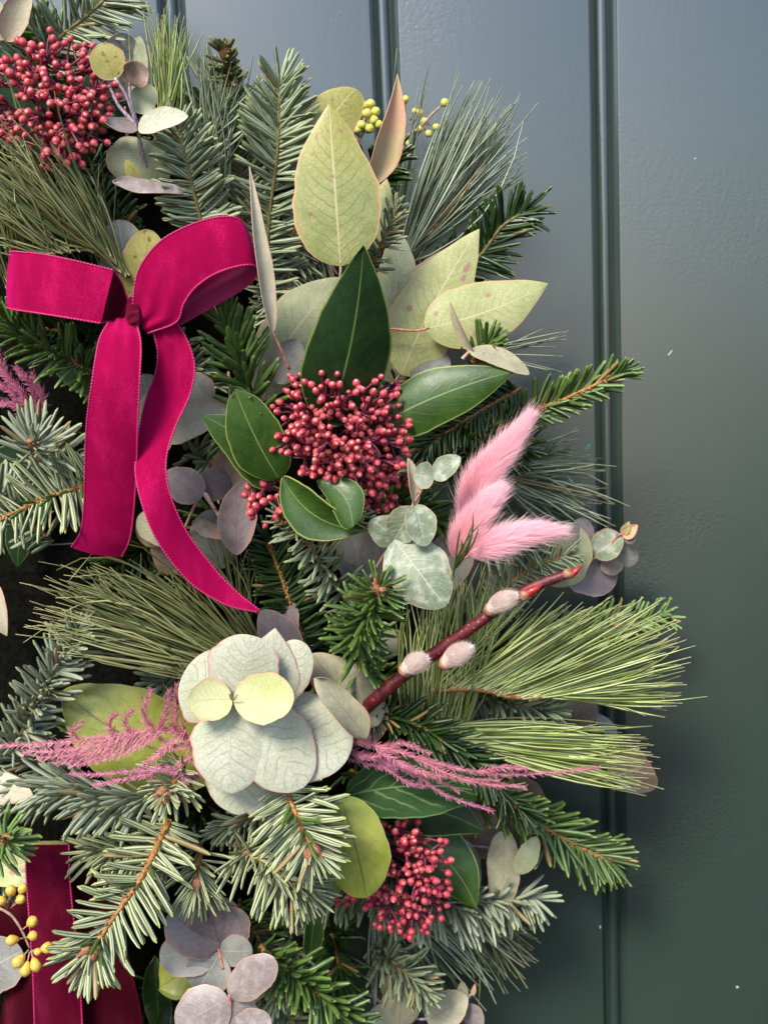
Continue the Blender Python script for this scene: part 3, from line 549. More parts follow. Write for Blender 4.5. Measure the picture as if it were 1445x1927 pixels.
f('dark fir sprig running down between the tall fir and the glossy dark leaf', [(560, 400, 190), (545, 480, 220), (530, 600, 230)], 70, 8, NOBLED, 100, a=(70, 45), seed=101)
f('bright fir tip on an orange twig reaching over the door joint at right', [(900, 830, 170), (1001, 776, 205), (1046, 757, 215), (1100, 733, 225), (1162, 704, 235)], 62, 9.5, GREEN, 92, a=(62, 28), sweep=(.1, -.22, 0), seed=11, indiv=True, Lend=.75, twr=4.5)
f('little green fir tip standing up behind the reddish curled leaf', [(885, 690, 300), (900, 668, 325), (915, 650, 335)], 60, 8.5, GREEN, 40, phi='brush', a=(60, 35), sweep=(0, -.35, 0), seed=12, indiv=True)
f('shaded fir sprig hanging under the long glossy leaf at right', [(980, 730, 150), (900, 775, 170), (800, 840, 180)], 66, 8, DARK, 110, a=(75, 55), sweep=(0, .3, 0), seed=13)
f('dark green fir sprig under the left loop of the bow', [(215, 735, 240), (140, 680, 290), (60, 640, 310), (10, 600, 320)], 66, 9, GREEN, 120, phi='brush', a=(60, 35), sweep=(0, .2, 0), seed=14, indiv=True)
f('second dark fir sprig low behind the left loop of the bow', [(230, 650, 230), (120, 625, 260), (-20, 590, 270)], 60, 9, DARK, 110, phi='brush', a=(60, 40), seed=141)
f('grey fir tip with a brown bud at the left edge, needles fanned like a star', [(90, 900, 240), (75, 860, 300), (62, 838, 350)], 98, 9.5, NOBLE, 66, phi='full', a=(84, 55), bud=1, seed=15, tipfan=18, sweep=(.28, -.45, 0), indiv=True)
f('frosted fir sprig left of the long ribbon tail, needles both sides of a brown twig', [(190, 895, 290), (145, 918, 325), (86, 938, 335), (-20, 985, 340)], 84, 10, SILVER, 78, a=(82, 62), seed=16, indiv=True, tw=TWIG, extra_mat=GREEN)
f('grey needled fir branch crowding the left edge under the frosted one', [(100, 1020, 230), (30, 960, 240), (-20, 900, 240)], 70, 9, NOBLE, 60, phi='brush', a=(70, 45), seed=161)
f('dark glossy fir sprig pointing up left between the ribbon tip and the bud cluster', [(665, 1160, 250), (628, 1092, 290), (580, 1026, 330), (536, 972, 350)], 58, 7.5, NOBLED, 150, phi='brush', a=(82, 60), seed=17, indiv=True, sweep=(-.2, .12, 0), tw=TWIG, extra_mat=GREEN)
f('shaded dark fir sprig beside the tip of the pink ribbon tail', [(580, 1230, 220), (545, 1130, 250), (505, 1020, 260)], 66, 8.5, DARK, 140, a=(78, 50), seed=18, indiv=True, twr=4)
f('shiny green fir tip with a red brown bud in the middle of the wreath', [(678, 1275, 270), (676, 1200, 350), (695, 1150, 400), (712, 1112, 430)], 76, 9.5, GREEN, 150, phi='brush', a=(78, 60), seed=19, indiv=True, bud=2, tipfan=22, tw=TWIG, flat=.5, fwd=.15)
f('blue grey fir branch at the left edge above the green leaf', [(20, 1420, 240), (52, 1358, 265), (80, 1306, 280), (110, 1250, 290), (148, 1190, 300)], 72, 10, NOBLE, 170, phi='brush', a=(62, 38), seed=20, indiv=True, tw=TWIGG)
f('grey fir branch behind the pink fern at the left edge', [(150, 1500, 190), (60, 1430, 210), (-30, 1400, 220)], 78, 9, NOBLE, 110, phi='brush', a=(55, 40), seed=21)
f('big frosty fir branch sweeping left below the pink fern', [(285, 1500, 330), (215, 1500, 340), (130, 1478, 330), (30, 1478, 310)], 100, 11.5, NOBLE, 230, phi='full', a=(48, 30), sweep=(-.12, .42, 0), seed=22, indiv=True, tw=TWIGG, flat=.6, fwd=.35)
f('fir tip with two red brown buds left of the pale rosette, needles hanging down', [(345, 1440, 330), (330, 1470, 370), (312, 1492, 400)], 76, 9.5, SILVER, 60, phi='full', a=(80, 60), seed=23, bud=2, tipfan=16, sweep=(.05, .5, 0), indiv=True, fwd=.2)
f('large white banded fir tip on a rusty twig in front of the crimson ribbon', [(318, 1545, 330), (298, 1589, 370), (268, 1649, 410), (238, 1693, 430), (190, 1762, 450), (172, 1788, 460)], 92, 12, SILVER, 104, a=(84, 50), seed=24, indiv=True, bud=2, tipfan=20, twr=7, Lend=.9, sweep=(0, .16, 0), extra_mat=GREEN, flat=.85, phi='comb')
f('bright green fir tip at the left edge beside the crimson ribbon', [(-30, 1600, 350), (-5, 1590, 390), (10, 1580, 410)], 78, 10, BRIGHT, 50, phi='full', a=(80, 50), seed=25, bud=1, tipfan=16, indiv=True)
f('fir tip seen end on below the dark gap left of centre', [(376, 1590, 290), (374, 1630, 330), (372, 1660, 350)], 96, 7.5, SILVER, 66, phi='full', a=(80, 52), seed=26, bud=1, tipfan=20, sweep=(0, .35, 0), indiv=True)
f('white banded fir tip with two buds just below the pale rosette', [(535, 1470, 360), (556, 1533, 400), (571, 1565, 415), (586, 1600, 425)], 98, 11.5, SILVER, 80, a=(84, 48), seed=27, bud=2, tipfan=20, sweep=(0, .16, 0), indiv=True, twr=6, flat=.85, extra_mat=GREEN)
f('fir sprig with curved hanging needles under the white banded tip', [(440, 1590, 310), (490, 1620, 350), (545, 1660, 370), (570, 1670, 375)], 92, 9, SILVER, 130, phi='brush', a=(75, 60), sweep=(-.12, .75, 0), seed=28, indiv=True)
f('fir sprig in the shade at the lower end of the pale rosette', [(540, 1480, 280), (480, 1530, 300), (420, 1560, 300)], 60, 9, NOBLED, 80, phi='brush', a=(70, 50), sweep=(0, .5, 0), seed=281)
f('bright green fir branch with thick needles at the bottom edge', [(490, 1780, 300), (533, 1821, 330), (577, 1851, 345), (637, 1902, 360), (690, 1960, 360)], 74, 11.5, GREEN, 130, phi='brush', a=(65, 42), seed=29, indiv=True, twr=6)
f('dark green fir tip with drooping needles at lower right over the door joint', [(960, 1520, 120), (1012, 1551, 140), (1074, 1586, 150), (1126, 1610, 155), (1150, 1620, 155)], 84, 9.5, GREEN, 120, a=(62, 30), sweep=(.1, .3, 0), seed=30, indiv=True, Lend=.6)
f('grey fir branch hanging below the lower red bud cluster', [(700, 1690, 150), (800, 1700, 170), (900, 1700, 180), (1000, 1690, 180)], 82, 9, NOBLE, 190, phi='brush', a=(72, 55), sweep=(-.05, .6, 0), seed=31)
f('shaded grey fir needles left of the lower red bud cluster', [(760, 1640, 140), (700, 1660, 150), (620, 1670, 150)], 95, 9, NOBLED, 110, phi='brush', a=(80, 60), sweep=(0, .8, 0), seed=32)
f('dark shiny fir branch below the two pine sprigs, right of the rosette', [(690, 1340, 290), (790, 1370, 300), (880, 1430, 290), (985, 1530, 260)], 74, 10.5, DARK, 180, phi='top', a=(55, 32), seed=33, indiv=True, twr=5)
f('small blue fir tip under the pink bunny tails', [(900, 1170, 160), (940, 1120, 180), (990, 1075, 190), (1065, 1045, 195)], 50, 6.5, NOBLED, 100, a=(75, 45), seed=34)
f('green fir branch blurred behind the yellow pine needles at right', [(1000, 1230, 90), (1100, 1190, 100), (1240, 1160, 100)], 62, 8, BRIGHT, 110, a=(60, 35), seed=35)
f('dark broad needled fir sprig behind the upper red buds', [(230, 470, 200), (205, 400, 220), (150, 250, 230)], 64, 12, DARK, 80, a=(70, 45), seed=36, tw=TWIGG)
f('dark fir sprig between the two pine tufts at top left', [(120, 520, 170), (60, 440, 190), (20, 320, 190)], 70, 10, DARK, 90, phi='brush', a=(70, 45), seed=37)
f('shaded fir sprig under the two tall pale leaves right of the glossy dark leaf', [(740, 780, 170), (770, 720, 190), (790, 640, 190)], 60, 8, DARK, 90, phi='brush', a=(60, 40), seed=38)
f('dark fir sprig at the left of the lower crimson bow', [(60, 1560, 200), (10, 1640, 210), (-20, 1700, 210)], 70, 9, NOBLED, 70, phi='brush', a=(60, 45), seed=39)
f('shaded fir sprig below the white banded rusty twig', [(330, 1600, 270), (270, 1600, 290), (180, 1600, 300)], 90, 9, SILVER, 90, phi='brush', a=(70, 50), sweep=(0, .5, 0), seed=40)
# deep filler
for i, (x, y, dx, dy) in enumerate([(300, 560, -60, -90), (380, 500, 80, -60), (620, 640, 60, -120), (300, 760, -80, 60), (350, 850, 90, 40), (420, 960, -60, 90), (330, 1000, -90, 50), (620, 930, 70, 90), (720, 930, 100, 50), (820, 880, 120, -30), (840, 1000, 120, 20), (640, 1240, 90, 40), (800, 1200, 120, 30), (860, 1300, 130, 30), (300, 1350, -110, 30), (420, 1480, -80, 70), (500, 1450, 60, 90), (660, 1450, 110, 60), (700, 1560, 90, 80), (560, 1720, -30, 110), (450, 1700, 60, 110), (320, 1850, -60, 90), (480, 1850, 90, 90), (820, 1480, 130, 40), (250, 330, -60, -110), (360, 270, 30, -90), (180, 180, -80, -90), (640, 420, 70, -90), (420, 1230, -90, 40), (560, 1180, 40, 110), (620, 1740, 20, 90), (700, 1780, 70, 60), (560, 1860, 60, 40), (230, 560, -70, -60), (330, 640, 50, 90), (160, 480, -90, -40), (520, 380, -60, -90)]):
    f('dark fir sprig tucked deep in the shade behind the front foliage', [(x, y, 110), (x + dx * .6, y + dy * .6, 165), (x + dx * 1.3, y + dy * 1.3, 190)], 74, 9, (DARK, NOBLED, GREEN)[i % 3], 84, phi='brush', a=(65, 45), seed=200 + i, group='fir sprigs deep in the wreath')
# ================================================================== pine sprigs
p_ = pine
p_('blue green pine tuft fanning out at the upper right against the door', [(735, 560, 110), (750, 500, 130), (775, 470, 140)], [(745, 130, 150), (850, 150, 160), (915, 180, 160), (960, 205, 160), (995, 260, 150), (1000, 330, 140)], 210, 3.8, PINEB, .07, 18, .7, seed=1)
p_('thin green pine tuft rising left of the grey green joint at the top', [(335, 330, 250), (315, 270, 270), (305, 210, 290)], [(258, 20, 290), (290, 5, 300), (330, 40, 300), (375, 20, 290)], 90, 3.6, PINEY, .06, 16, .5, seed=2)
p_('green pine tuft filling the top behind the short yellow green fir tip', [(430, 400, 250), (400, 330, 270), (370, 270, 290)], [(320, 120, 300), (390, 110, 310), (440, 135, 305), (500, 170, 290), (560, 190, 260)], 150, 3.6, PINEB, .08, 22, .6, seed=3)
p_('long olive pine needles crossing below the upper red buds at left', [(240, 520, 330), (200, 480, 350), (150, 470, 360), (90, 480, 360)], [(150, 250, 390), (60, 270, 400), (-20, 250, 400), (-50, 330, 390), (-60, 430, 380)], 170, 4.0, PINEO, .12, 30, .6, seed=4)
p_('second olive pine tuft at the left edge above the bow', [(120, 580, 300), (60, 560, 310), (10, 540, 310)], [(130, 320, 330), (60, 300, 340), (0, 310, 340), (-60, 380, 330)], 120, 4.0, PINEO, .1, 24, .6, seed=5)
p_('dark pine needles in the shade left of the bow knot', [(240, 560, 230), (200, 540, 240)], [(100, 360, 250), (160, 330, 250), (220, 360, 250)], 70, 3.8, PINEO, .08, 20, .5, seed=6)
p_('spread pine tuft reaching left over the dark gap under the ribbon', [(500, 1230, 250), (450, 1240, 270), (390, 1240, 290), (345, 1280, 290)], [(420, 1040, 300), (300, 1040, 310), (180, 1065, 320), (90, 1090, 320), (50, 1150, 320), (70, 1190, 320), (150, 1240, 310)], 210, 4.0, PINEO, .12, 18, .85, seed=7, sag=.03)
p_('pine needles standing up right of the ribbon tip', [(470, 1200, 230), (440, 1190, 240)], [(400, 1000, 260), (440, 1030, 260), (475, 1070, 260)], 46, 3.6, PINEO, .12, 22, .6, seed=71)
p_('large yellow green pine sprig on an orange twig reaching out to the right', [(815, 1300, 240), (900, 1298, 250), (960, 1312, 250), (1020, 1312, 250), (1078, 1305, 245)], [(960, 1110, 240), (1040, 1130, 250), (1140, 1140, 250), (1240, 1150, 250), (1285, 1200, 245), (1270, 1260, 240), (1270, 1320, 235), (1190, 1345, 230)], 300, 4.4, PINEY, .05, 16, .9, seed=8, tw=True, twr=4.5)
p_('second yellow green pine sprig directly below the large one at right', [(820, 1368, 230), (870, 1395, 240), (925, 1415, 240)], [(1110, 1390, 230), (1190, 1375, 225), (1215, 1400, 225), (1220, 1440, 225), (1215, 1475, 225), (1200, 1500, 220)], 170, 4.4, PINEY, .06, 10, .8, seed=9, tw=True, twr=4.5)
p_('pale blurred pine tuft behind the pink bunny tails', [(850, 900, 100), (890, 880, 110), (940, 900, 110)], [(980, 770, 120), (1050, 760, 120), (1095, 820, 120), (1120, 880, 120), (1130, 930, 115), (1110, 985, 110), (1040, 1000, 110)], 230, 3.8, PINEB, .12, 20, .8, seed=10)
p_('shaded pine needles crossing under the long glossy leaf', [(740, 900, 140), (780, 870, 150)], [(860, 770, 160), (930, 790, 160), (980, 830, 160)], 80, 3.6, PINEO, .08, 20, .6, seed=11)
p_('upright yellow pine needles behind the willow twig', [(880, 1370, 210), (820, 1380, 220), (760, 1370, 220)], [(960, 1060, 260), (900, 1090, 260), (860, 1080, 260), (800, 1130, 250), (740, 1150, 250)], 170, 4.2, PINEY, .08, 24, .7, seed=12)
p_('pine needles hanging below the lower red bud cluster', [(800, 1640, 100), (740, 1680, 110), (690, 1690, 110)], [(1000, 1760, 120), (985, 1830, 120), (920, 1870, 120), (840, 1880, 120), (740, 1900, 120), (650, 1880, 120)], 110, 4.0, PINEB, .06, 26, .6, seed=13)
p_('grey green pine tuft lower right under the pair of grey green leaves', [(860, 1680, 90), (880, 1700, 95)], [(1010, 1710, 100), (1000, 1790, 100), (960, 1850, 100), (900, 1860, 100)], 60, 3.8, PINEO, .07, 20, .6, seed=14)
p_('few thin pine needles sticking out over the door right of the pointed leaf', [(900, 680, 130), (920, 650, 130)], [(1050, 590, 130), (1065, 610, 130), (1070, 680, 120), (1000, 500, 120)], 14, 3.0, PINEB, .08, 22, .6, seed=15)
p_('shaded pine tuft behind the big spotted leaf', [(600, 560, 130), (600, 520, 140)], [(520, 380, 160), (580, 340, 160), (700, 330, 160), (760, 380, 160)], 90, 3.8, PINEO, .08, 30, .6, seed=16)
p_('pine needles in front of the lower bunny tail', [(850, 1090, 420), (856, 1060, 425)], [(838, 960, 440), (880, 975, 445), (900, 1000, 440), (905, 1030, 440)], 12, 4.0, GREEN, .12, 14, .7, seed=17)
# ================================================================== eucalyptus and other leaves
E = stem
E('big pale leaf with brown spots standing upright above the glossy dark leaf', [[(632, 560, 380), (640, 520, 400), (641, 490, 405)]], [((641, 500, 405), (619, 195, 395), 160, 'ovate', OLIVE, dict(bend=.05, cup=-.12, nv=22))], r=3.2)
E('narrow pale leaf stem standing behind the big spotted leaf', [[(640, 560, 200), (600, 430, 250), (590, 350, 280)]], [((580, 370, 280), (669, 166, 290), 96, 'obov', OLIVE, dict(sc=.10, cup=-.1))], r=3)
E('peach pink narrow pointed leaf right of the big spotted leaf', [[(690, 480, 230), (700, 400, 260), (697, 345, 280)]], [((694, 350, 280), (748, 138, 300), 54, 'lance', PEACH, dict(sc=-.05, cup=.5, roll=25)), ((700, 470, 240), (728, 335, 250), 62, 'ovate', LIME, dict(cup=-.1))], r=3)
E('pale leaves fanned behind the glossy dark leaf, right side', [[(720, 700, 200), (735, 650, 220), (740, 610, 230)]], [((738, 640, 225), (752, 440, 240), 78, 'ovr', SAGE, dict(cup=-.1)), ((728, 660, 225), (842, 466, 240), 92, 'ovate', SAGE, dict(cup=.25, roll=-14)), ((735, 720, 200), (760, 560, 225), 90, 'ovr', SAGE, {})], r=3)
E('broad lime leaf leaning right with small brown spots, behind the horizontal pointed leaf', [[(720, 740, 220), (745, 715, 250), (762, 690, 270)]], [((755, 705, 268), (902, 430, 300), 128, 'ovate', LIME, dict(bend=.05, cup=-.1, sc=.03, nv=20))], r=3)
E('pointed pale leaf with purple spots lying level to the right, on a pink stalk', [[(640, 612, 300), (724, 617, 310), (780, 622, 315), (808, 616, 315)]], [((800, 618, 315), (1031, 533, 295), 118, 'ovate', LIME, dict(bend=.04, sc=-.04, cup=-.12, nv=20))], r=3, mat=STEMR)
E('pale sage leaf half hidden left of the glossy dark leaf', [[(480, 780, 240), (500, 740, 260)]], [((485, 755, 255), (645, 522, 280), 120, 'ellip', SAGE, dict(sc=.06, cup=-.1)), ((520, 720, 290), (560, 640, 300), 62, 'round', BLUE, dict(cup=.3))], r=3)
E('thin straw coloured blade standing right of the bow on a red stalk', [[(545, 695, 400), (528, 655, 415), (512, 620, 425)]], [((513, 625, 425), (470, 312, 430), 34, 'lance', CREAM, dict(roll=35, sc=.03, cup=.5, bend=.03))], r=2.4, mat=STEMR)
E('small eucalyptus stem at upper left with yellow leaves above two white leaves', [[(285, 350, 300), (268, 290, 330), (258, 240, 350), (238, 180, 370), (215, 145, 380)], [(258, 235, 350), (246, 190, 365), (243, 152, 370)], [(258, 235, 350), (225, 200, 350), (205, 160, 340)]], [
    ((217, 148, 380), (188, 82, 390), 62, 'round', MUSTARD, dict(cup=.15)), ((243, 158, 370), (268, 118, 380), 48, 'round', BROWN, dict(cup=.3, wave=.1)), ((255, 210, 350), (286, 160, 345), 46, 'round', SAGE, dict(cup=.2)),
    ((258, 242, 352), (190, 222, 380), 34, 'ovate', MAUVEL, dict(roll=45, cup=.4, bend=-.1)), ((260, 240, 372), (354, 218, 408), 46, 'ovr', WHITE, dict(roll=-30, bend=.08, cup=.2)), ((275, 262, 320), (250, 350, 320), 118, 'long', SAGE, dict(cup=-.3, roll=0)),
    ((345, 362, 345), (212, 343, 370), 34, 'ellip', MAUVEL, dict(roll=40, wave=.15)), ((258, 345, 355), (238, 300, 370), 24, 'ovr', MUSTARD, {})], r=4, mat=STEMP)
E('white backed round leaves behind the small yellow leaves at upper left', [[(240, 260, 200), (235, 200, 220)]], [((215, 190, 220), (235, 62, 235), 86, 'round', BLUE, dict(cup=.2, roll=20)), ((250, 180, 215), (262, 66, 230), 60, 'ellip', SAGE, dict(roll=-40)), ((225, 240, 215), (175, 130, 225), 80, 'round', SKIMD, dict(roll=20))], r=3)
E('grey round leaf and mustard spotted leaf rising behind the bow knot', [[(250, 600, 290), (242, 560, 300)]], [((250, 565, 290), (222, 413, 300), 92, 'round', BLUE, dict(cup=.15)), ((246, 570, 310), (282, 432, 320), 82, 'round', MUSTARD, dict(cup=.15, sc=-.03))], r=3)
E('cream leaf pointing down left between the ribbon tail and the skimmia leaves', [[(430, 700, 260), (432, 745, 300), (425, 762, 310)]], [((425, 762, 312), (317, 833, 330), 62, 'ovr', CREAM, dict(sc=-.08, cup=.15)), ((392, 760, 270), (352, 705, 280), 62, 'round', BLUE, {}), ((300, 790, 240), (265, 705, 250), 68, 'round', BLUE, dict(cup=.2)), ((330, 770, 250), (310, 690, 260), 60, 'round', GREY, dict(cup=.2)), ((300, 860, 240), (280, 740, 250), 64, 'round', SAGE, dict(cup=.2))], r=2.5)
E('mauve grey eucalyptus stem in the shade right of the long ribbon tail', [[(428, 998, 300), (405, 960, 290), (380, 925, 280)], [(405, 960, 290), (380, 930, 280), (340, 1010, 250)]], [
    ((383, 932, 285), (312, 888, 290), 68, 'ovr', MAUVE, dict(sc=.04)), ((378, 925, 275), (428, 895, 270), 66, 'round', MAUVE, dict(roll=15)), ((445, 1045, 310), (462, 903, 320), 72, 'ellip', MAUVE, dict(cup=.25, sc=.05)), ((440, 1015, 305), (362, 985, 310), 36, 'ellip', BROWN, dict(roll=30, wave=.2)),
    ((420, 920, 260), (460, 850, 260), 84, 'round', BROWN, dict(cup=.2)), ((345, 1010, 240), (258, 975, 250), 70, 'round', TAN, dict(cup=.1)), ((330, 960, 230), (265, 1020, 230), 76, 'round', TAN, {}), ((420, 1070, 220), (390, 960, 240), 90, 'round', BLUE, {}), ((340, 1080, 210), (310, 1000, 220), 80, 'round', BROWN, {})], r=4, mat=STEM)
E('silvery eucalyptus stem right of the red bud cluster, ending in a big round leaf', [[(690, 1100, 330), (722, 1045, 370), (745, 1012, 390), (775, 955, 410), (795, 920, 415), (812, 898, 420)], [(776, 955, 410), (780, 940, 412), (786, 925, 415)]], [
    ((781, 955, 410), (768, 862, 420), 26, 'ellip', CREAM, dict(roll=35, cup=.5)), ((816, 899, 420), (779, 893, 425), 52, 'round', GREY, dict(cup=.2, roll=12)), ((815, 899, 420), (866, 860, 430), 44, 'ovr', GREY, dict(cup=.2, roll=-20)),
    ((740, 1022, 390), (697, 978, 400), 60, 'ovr', GREY, dict(sc=-.1)), ((778, 955, 410), (740, 1020, 392), 64, 'ovr', GREY, dict(cup=.2)), ((782, 950, 412), (800, 1028, 420), 60, 'ovr', GREY, dict(cup=.2, roll=-10)),
    ((742, 1016, 395), (838, 1142, 425), 118, 'ovr', GREY, dict(cup=-.15, bend=.06, nv=22))], r=3.4)
E('pale powdery eucalyptus rosette with a yellow green pair of leaves at its heart', [[(540, 1330, 200), (480, 1320, 330), (440, 1316, 420)]], [
    ((500, 1335, 378), (570, 1208, 384), 96, 'round', WHITE, dict(cup=-.15)), ((470, 1420, 350), (535, 1534, 368), 130, 'round', WHITE, dict(cup=-.1)), ((455, 1400, 358), (448, 1534, 378), 136, 'ovr', WHITE, dict(cup=-.12)),
    ((510, 1340, 368), (652, 1432, 380), 168, 'round', WHITE, dict(cup=-.1, sc=-.02)), ((458, 1330, 378), (518, 1182, 392), 132, 'ovate', WHITE, dict(cup=-.12, sc=-.12)), ((448, 1318, 392), (345, 1268, 398), 150, 'round', WHITE, dict(cup=-.12)),
    ((450, 1312, 400), (572, 1482, 408), 152, 'round', WHITE, dict(cup=-.1, bend=.04)), ((443, 1322, 412), (474, 1196, 425), 140, 'round', WHITE, dict(cup=-.12, bend=.05)), ((438, 1330, 412), (437, 1494, 430), 152, 'ovr', WHITE, dict(cup=-.15, bend=.04, sc=-.03)),
    ((437, 1317, 432), (354, 1322, 448), 82, 'round', YELL, dict(cup=.15, bend=-.04, sc=-.03)), ((440, 1317, 432), (553, 1311, 450), 98, 'round', YELL, dict(cup=.15, bend=-.04)), ((439, 1319, 438), (432, 1306, 452), 7, 'ovr', PEACH, {}), ((439, 1319, 438), (447, 1307, 452), 6, 'ovr', YELL, {})], r=4)
E('folded olive brown pair of leaves between the rosette and the willow twig', [[(700, 1400, 290), (690, 1370, 300)]], [((712, 1365, 310), (585, 1232, 330), 104, 'ovr', TAN, dict(cup=-.2, roll=-12)), ((690, 1392, 385), (594, 1276, 415), 62, 'ellip', TAN, dict(roll=22, wave=.16, cup=.3)), ((690, 1400, 290), (720, 1320, 300), 50, 'round', BROWN, {})], r=4)
E('eucalyptus tip over the door joint at right with a small pink bud', [[(1000, 1100, 110), (1080, 1060, 125), (1135, 1045, 135), (1160, 1010, 140), (1185, 1000, 145)]], [
    ((1030, 1100, 115), (1080, 985, 130), 118, 'round', SAGE, dict(cup=.1)), ((1105, 1040, 125), (1088, 976, 132), 50, 'round', MAUVEL, dict(roll=30)), ((1118, 1045, 130), (1170, 1010, 140), 62, 'round', GREY, dict(cup=.3, roll=-20)),
    ((1130, 1060, 130), (1172, 1070, 135), 40, 'ovr', MAUVEL, dict(roll=30)), ((1160, 1040, 125), (1200, 1055, 125), 42, 'round', BLUE, dict(roll=20)), ((1172, 1010, 142), (1200, 988, 150), 26, 'ovate', PEACH, dict(cup=.4)), ((1174, 1012, 142), (1196, 1016, 150), 20, 'ovr', MAUVEL, dict(roll=20)), ((1172, 1006, 142), (1184, 982, 148), 16, 'ovate', LIME, dict(cup=.4)),
    ((1060, 1060, 110), (1160, 1095, 115), 88, 'round', MAUVE, dict(cup=.1))], r=3, mat=STEMR)
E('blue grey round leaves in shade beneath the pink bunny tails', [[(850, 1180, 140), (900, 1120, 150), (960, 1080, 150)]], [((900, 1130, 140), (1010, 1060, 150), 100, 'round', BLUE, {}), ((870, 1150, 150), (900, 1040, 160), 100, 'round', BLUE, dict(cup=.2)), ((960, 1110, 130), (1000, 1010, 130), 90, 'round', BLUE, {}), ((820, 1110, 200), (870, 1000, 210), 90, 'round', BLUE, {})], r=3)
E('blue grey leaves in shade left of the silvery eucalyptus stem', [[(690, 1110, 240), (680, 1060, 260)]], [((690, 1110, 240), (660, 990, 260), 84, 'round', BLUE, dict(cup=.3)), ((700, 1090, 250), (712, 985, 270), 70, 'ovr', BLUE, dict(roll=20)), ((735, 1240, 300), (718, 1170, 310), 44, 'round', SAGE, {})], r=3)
E('dusky mauve leaf tucked under the tip of the pink ribbon tail', [], [((560, 1250, 260), (490, 1150, 280), 80, 'ovr', MAUVE, dict(roll=20)), ((520, 1230, 240), (545, 1130, 250), 60, 'round', MAUVE, {})])
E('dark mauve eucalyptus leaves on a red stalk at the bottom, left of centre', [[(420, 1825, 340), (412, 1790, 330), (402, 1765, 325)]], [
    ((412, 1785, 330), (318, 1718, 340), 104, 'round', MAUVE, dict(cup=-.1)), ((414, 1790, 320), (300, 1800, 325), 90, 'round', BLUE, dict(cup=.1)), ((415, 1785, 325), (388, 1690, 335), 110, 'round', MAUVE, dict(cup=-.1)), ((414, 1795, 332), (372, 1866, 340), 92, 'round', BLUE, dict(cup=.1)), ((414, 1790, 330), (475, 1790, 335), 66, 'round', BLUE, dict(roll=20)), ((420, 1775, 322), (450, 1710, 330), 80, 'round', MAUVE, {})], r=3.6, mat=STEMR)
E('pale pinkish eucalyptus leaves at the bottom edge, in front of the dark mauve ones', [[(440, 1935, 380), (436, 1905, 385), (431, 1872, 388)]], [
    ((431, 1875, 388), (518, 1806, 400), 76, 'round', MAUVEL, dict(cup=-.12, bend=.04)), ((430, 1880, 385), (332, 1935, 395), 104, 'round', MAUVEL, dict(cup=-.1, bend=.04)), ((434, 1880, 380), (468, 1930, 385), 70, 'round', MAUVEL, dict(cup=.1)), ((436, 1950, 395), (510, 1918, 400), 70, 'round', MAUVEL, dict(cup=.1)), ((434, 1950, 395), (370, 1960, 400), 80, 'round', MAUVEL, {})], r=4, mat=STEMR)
E('pair of grey green leaves with a small pink joint at lower right', [[(870, 1590, 130), (930, 1600, 160), (976, 1637, 180), (982, 1640, 195)]], [
    ((948, 1565, 175), (946, 1708, 185), 64, 'long', TAN, dict(cup=-.12, bend=.03)), ((975, 1645, 196), (1010, 1575, 200), 44, 'ovr', SAGE, dict(roll=15)), ((896, 1670, 140), (872, 1580, 150), 42, 'ellip', MAUVEL, dict(roll=30))], r=3, mat=STEMP)
E('mauve grey leaves behind the end of the dark veined leaf at right', [], [((905, 1590, 110), (1000, 1530, 120), 74, 'round', MAUVEL, dict(cup=.1)), ((870, 1600, 100), (960, 1500, 110), 110, 'ovate', BROWN, {}), ((960, 1470, 110), (1030, 1530, 110), 66, 'ovate', BROWN, dict(roll=20))])
E('brown eucalyptus leaf sticking out beyond the second pine sprig at the right', [[(1040, 1380, 70), (1110, 1385, 80), (1150, 1400, 85)]], [((1150, 1400, 85), (1233, 1484, 90), 78, 'ovr', BROWN, dict(cup=.2, sc=-.08)), ((1160, 1390, 80), (1115, 1340, 80), 30, 'ovate', MAUVEL, dict(roll=30))], r=3)
E('grey brown leaves in the gap between the two pine sprigs', [[(880, 1350, 120), (940, 1330, 130), (950, 1320, 135)], [(880, 1350, 120), (985, 1325, 130)]], [((905, 1380, 120), (1020, 1360, 125), 76, 'ovr', SAGE, dict(cup=.2)), ((1000, 1380, 100), (1125, 1330, 105), 84, 'ovr', BROWN, dict(roll=15)), ((1020, 1400, 110), (960, 1340, 110), 80, 'round', SAGE, {}), ((880, 1400, 120), (850, 1330, 130), 60, 'round', BLUE, {})], r=3)
E('tan eucalyptus leaves at the bottom edge right of centre, the left cluster', [[(690, 1870, 130), (720, 1890, 140), (750, 1925, 145)]], [((752, 1935, 145), (755, 1855, 150), 76, 'round', TAN, dict(cup=-.1)), ((735, 1880, 135), (752, 1828, 140), 56, 'ovr', TAN, dict(cup=.2)), ((740, 1940, 150), (700, 1900, 155), 64, 'round', TAN, {})], r=3.4, mat=STEMP)
E('tan eucalyptus leaves at the bottom edge, the right cluster with a pink tip', [[(780, 1918, 130), (805, 1918, 140), (860, 1905, 140), (893, 1862, 145)]], [((803, 1922, 140), (880, 1876, 150), 74, 'ovr', TAN, dict(cup=.15)), ((870, 1900, 135), (870, 1848, 140), 26, 'ovr', TAN, {}), ((880, 1890, 140), (906, 1945, 140), 44, 'ovate', MAUVEL, dict(roll=20)), ((889, 1875, 145), (894, 1852, 148), 10, 'ovate', PEACH, {})], r=3, mat=STEMP)
E('cream leaf at the top left corner', [], [((12, 76, 300), (55, -18, 310), 48, 'ovr', CREAM, dict(cup=.3, sc=.05)), ((8, 74, 300), (-30, -10, 300), 50, 'ovr', SAGE, dict(cup=.3))])
E('cream leaf tip poking in at the left edge beside the dark gap', [], [((-50, 1080, 200), (13, 1197, 210), 60, 'ovate', CREAM, dict(cup=.2))])
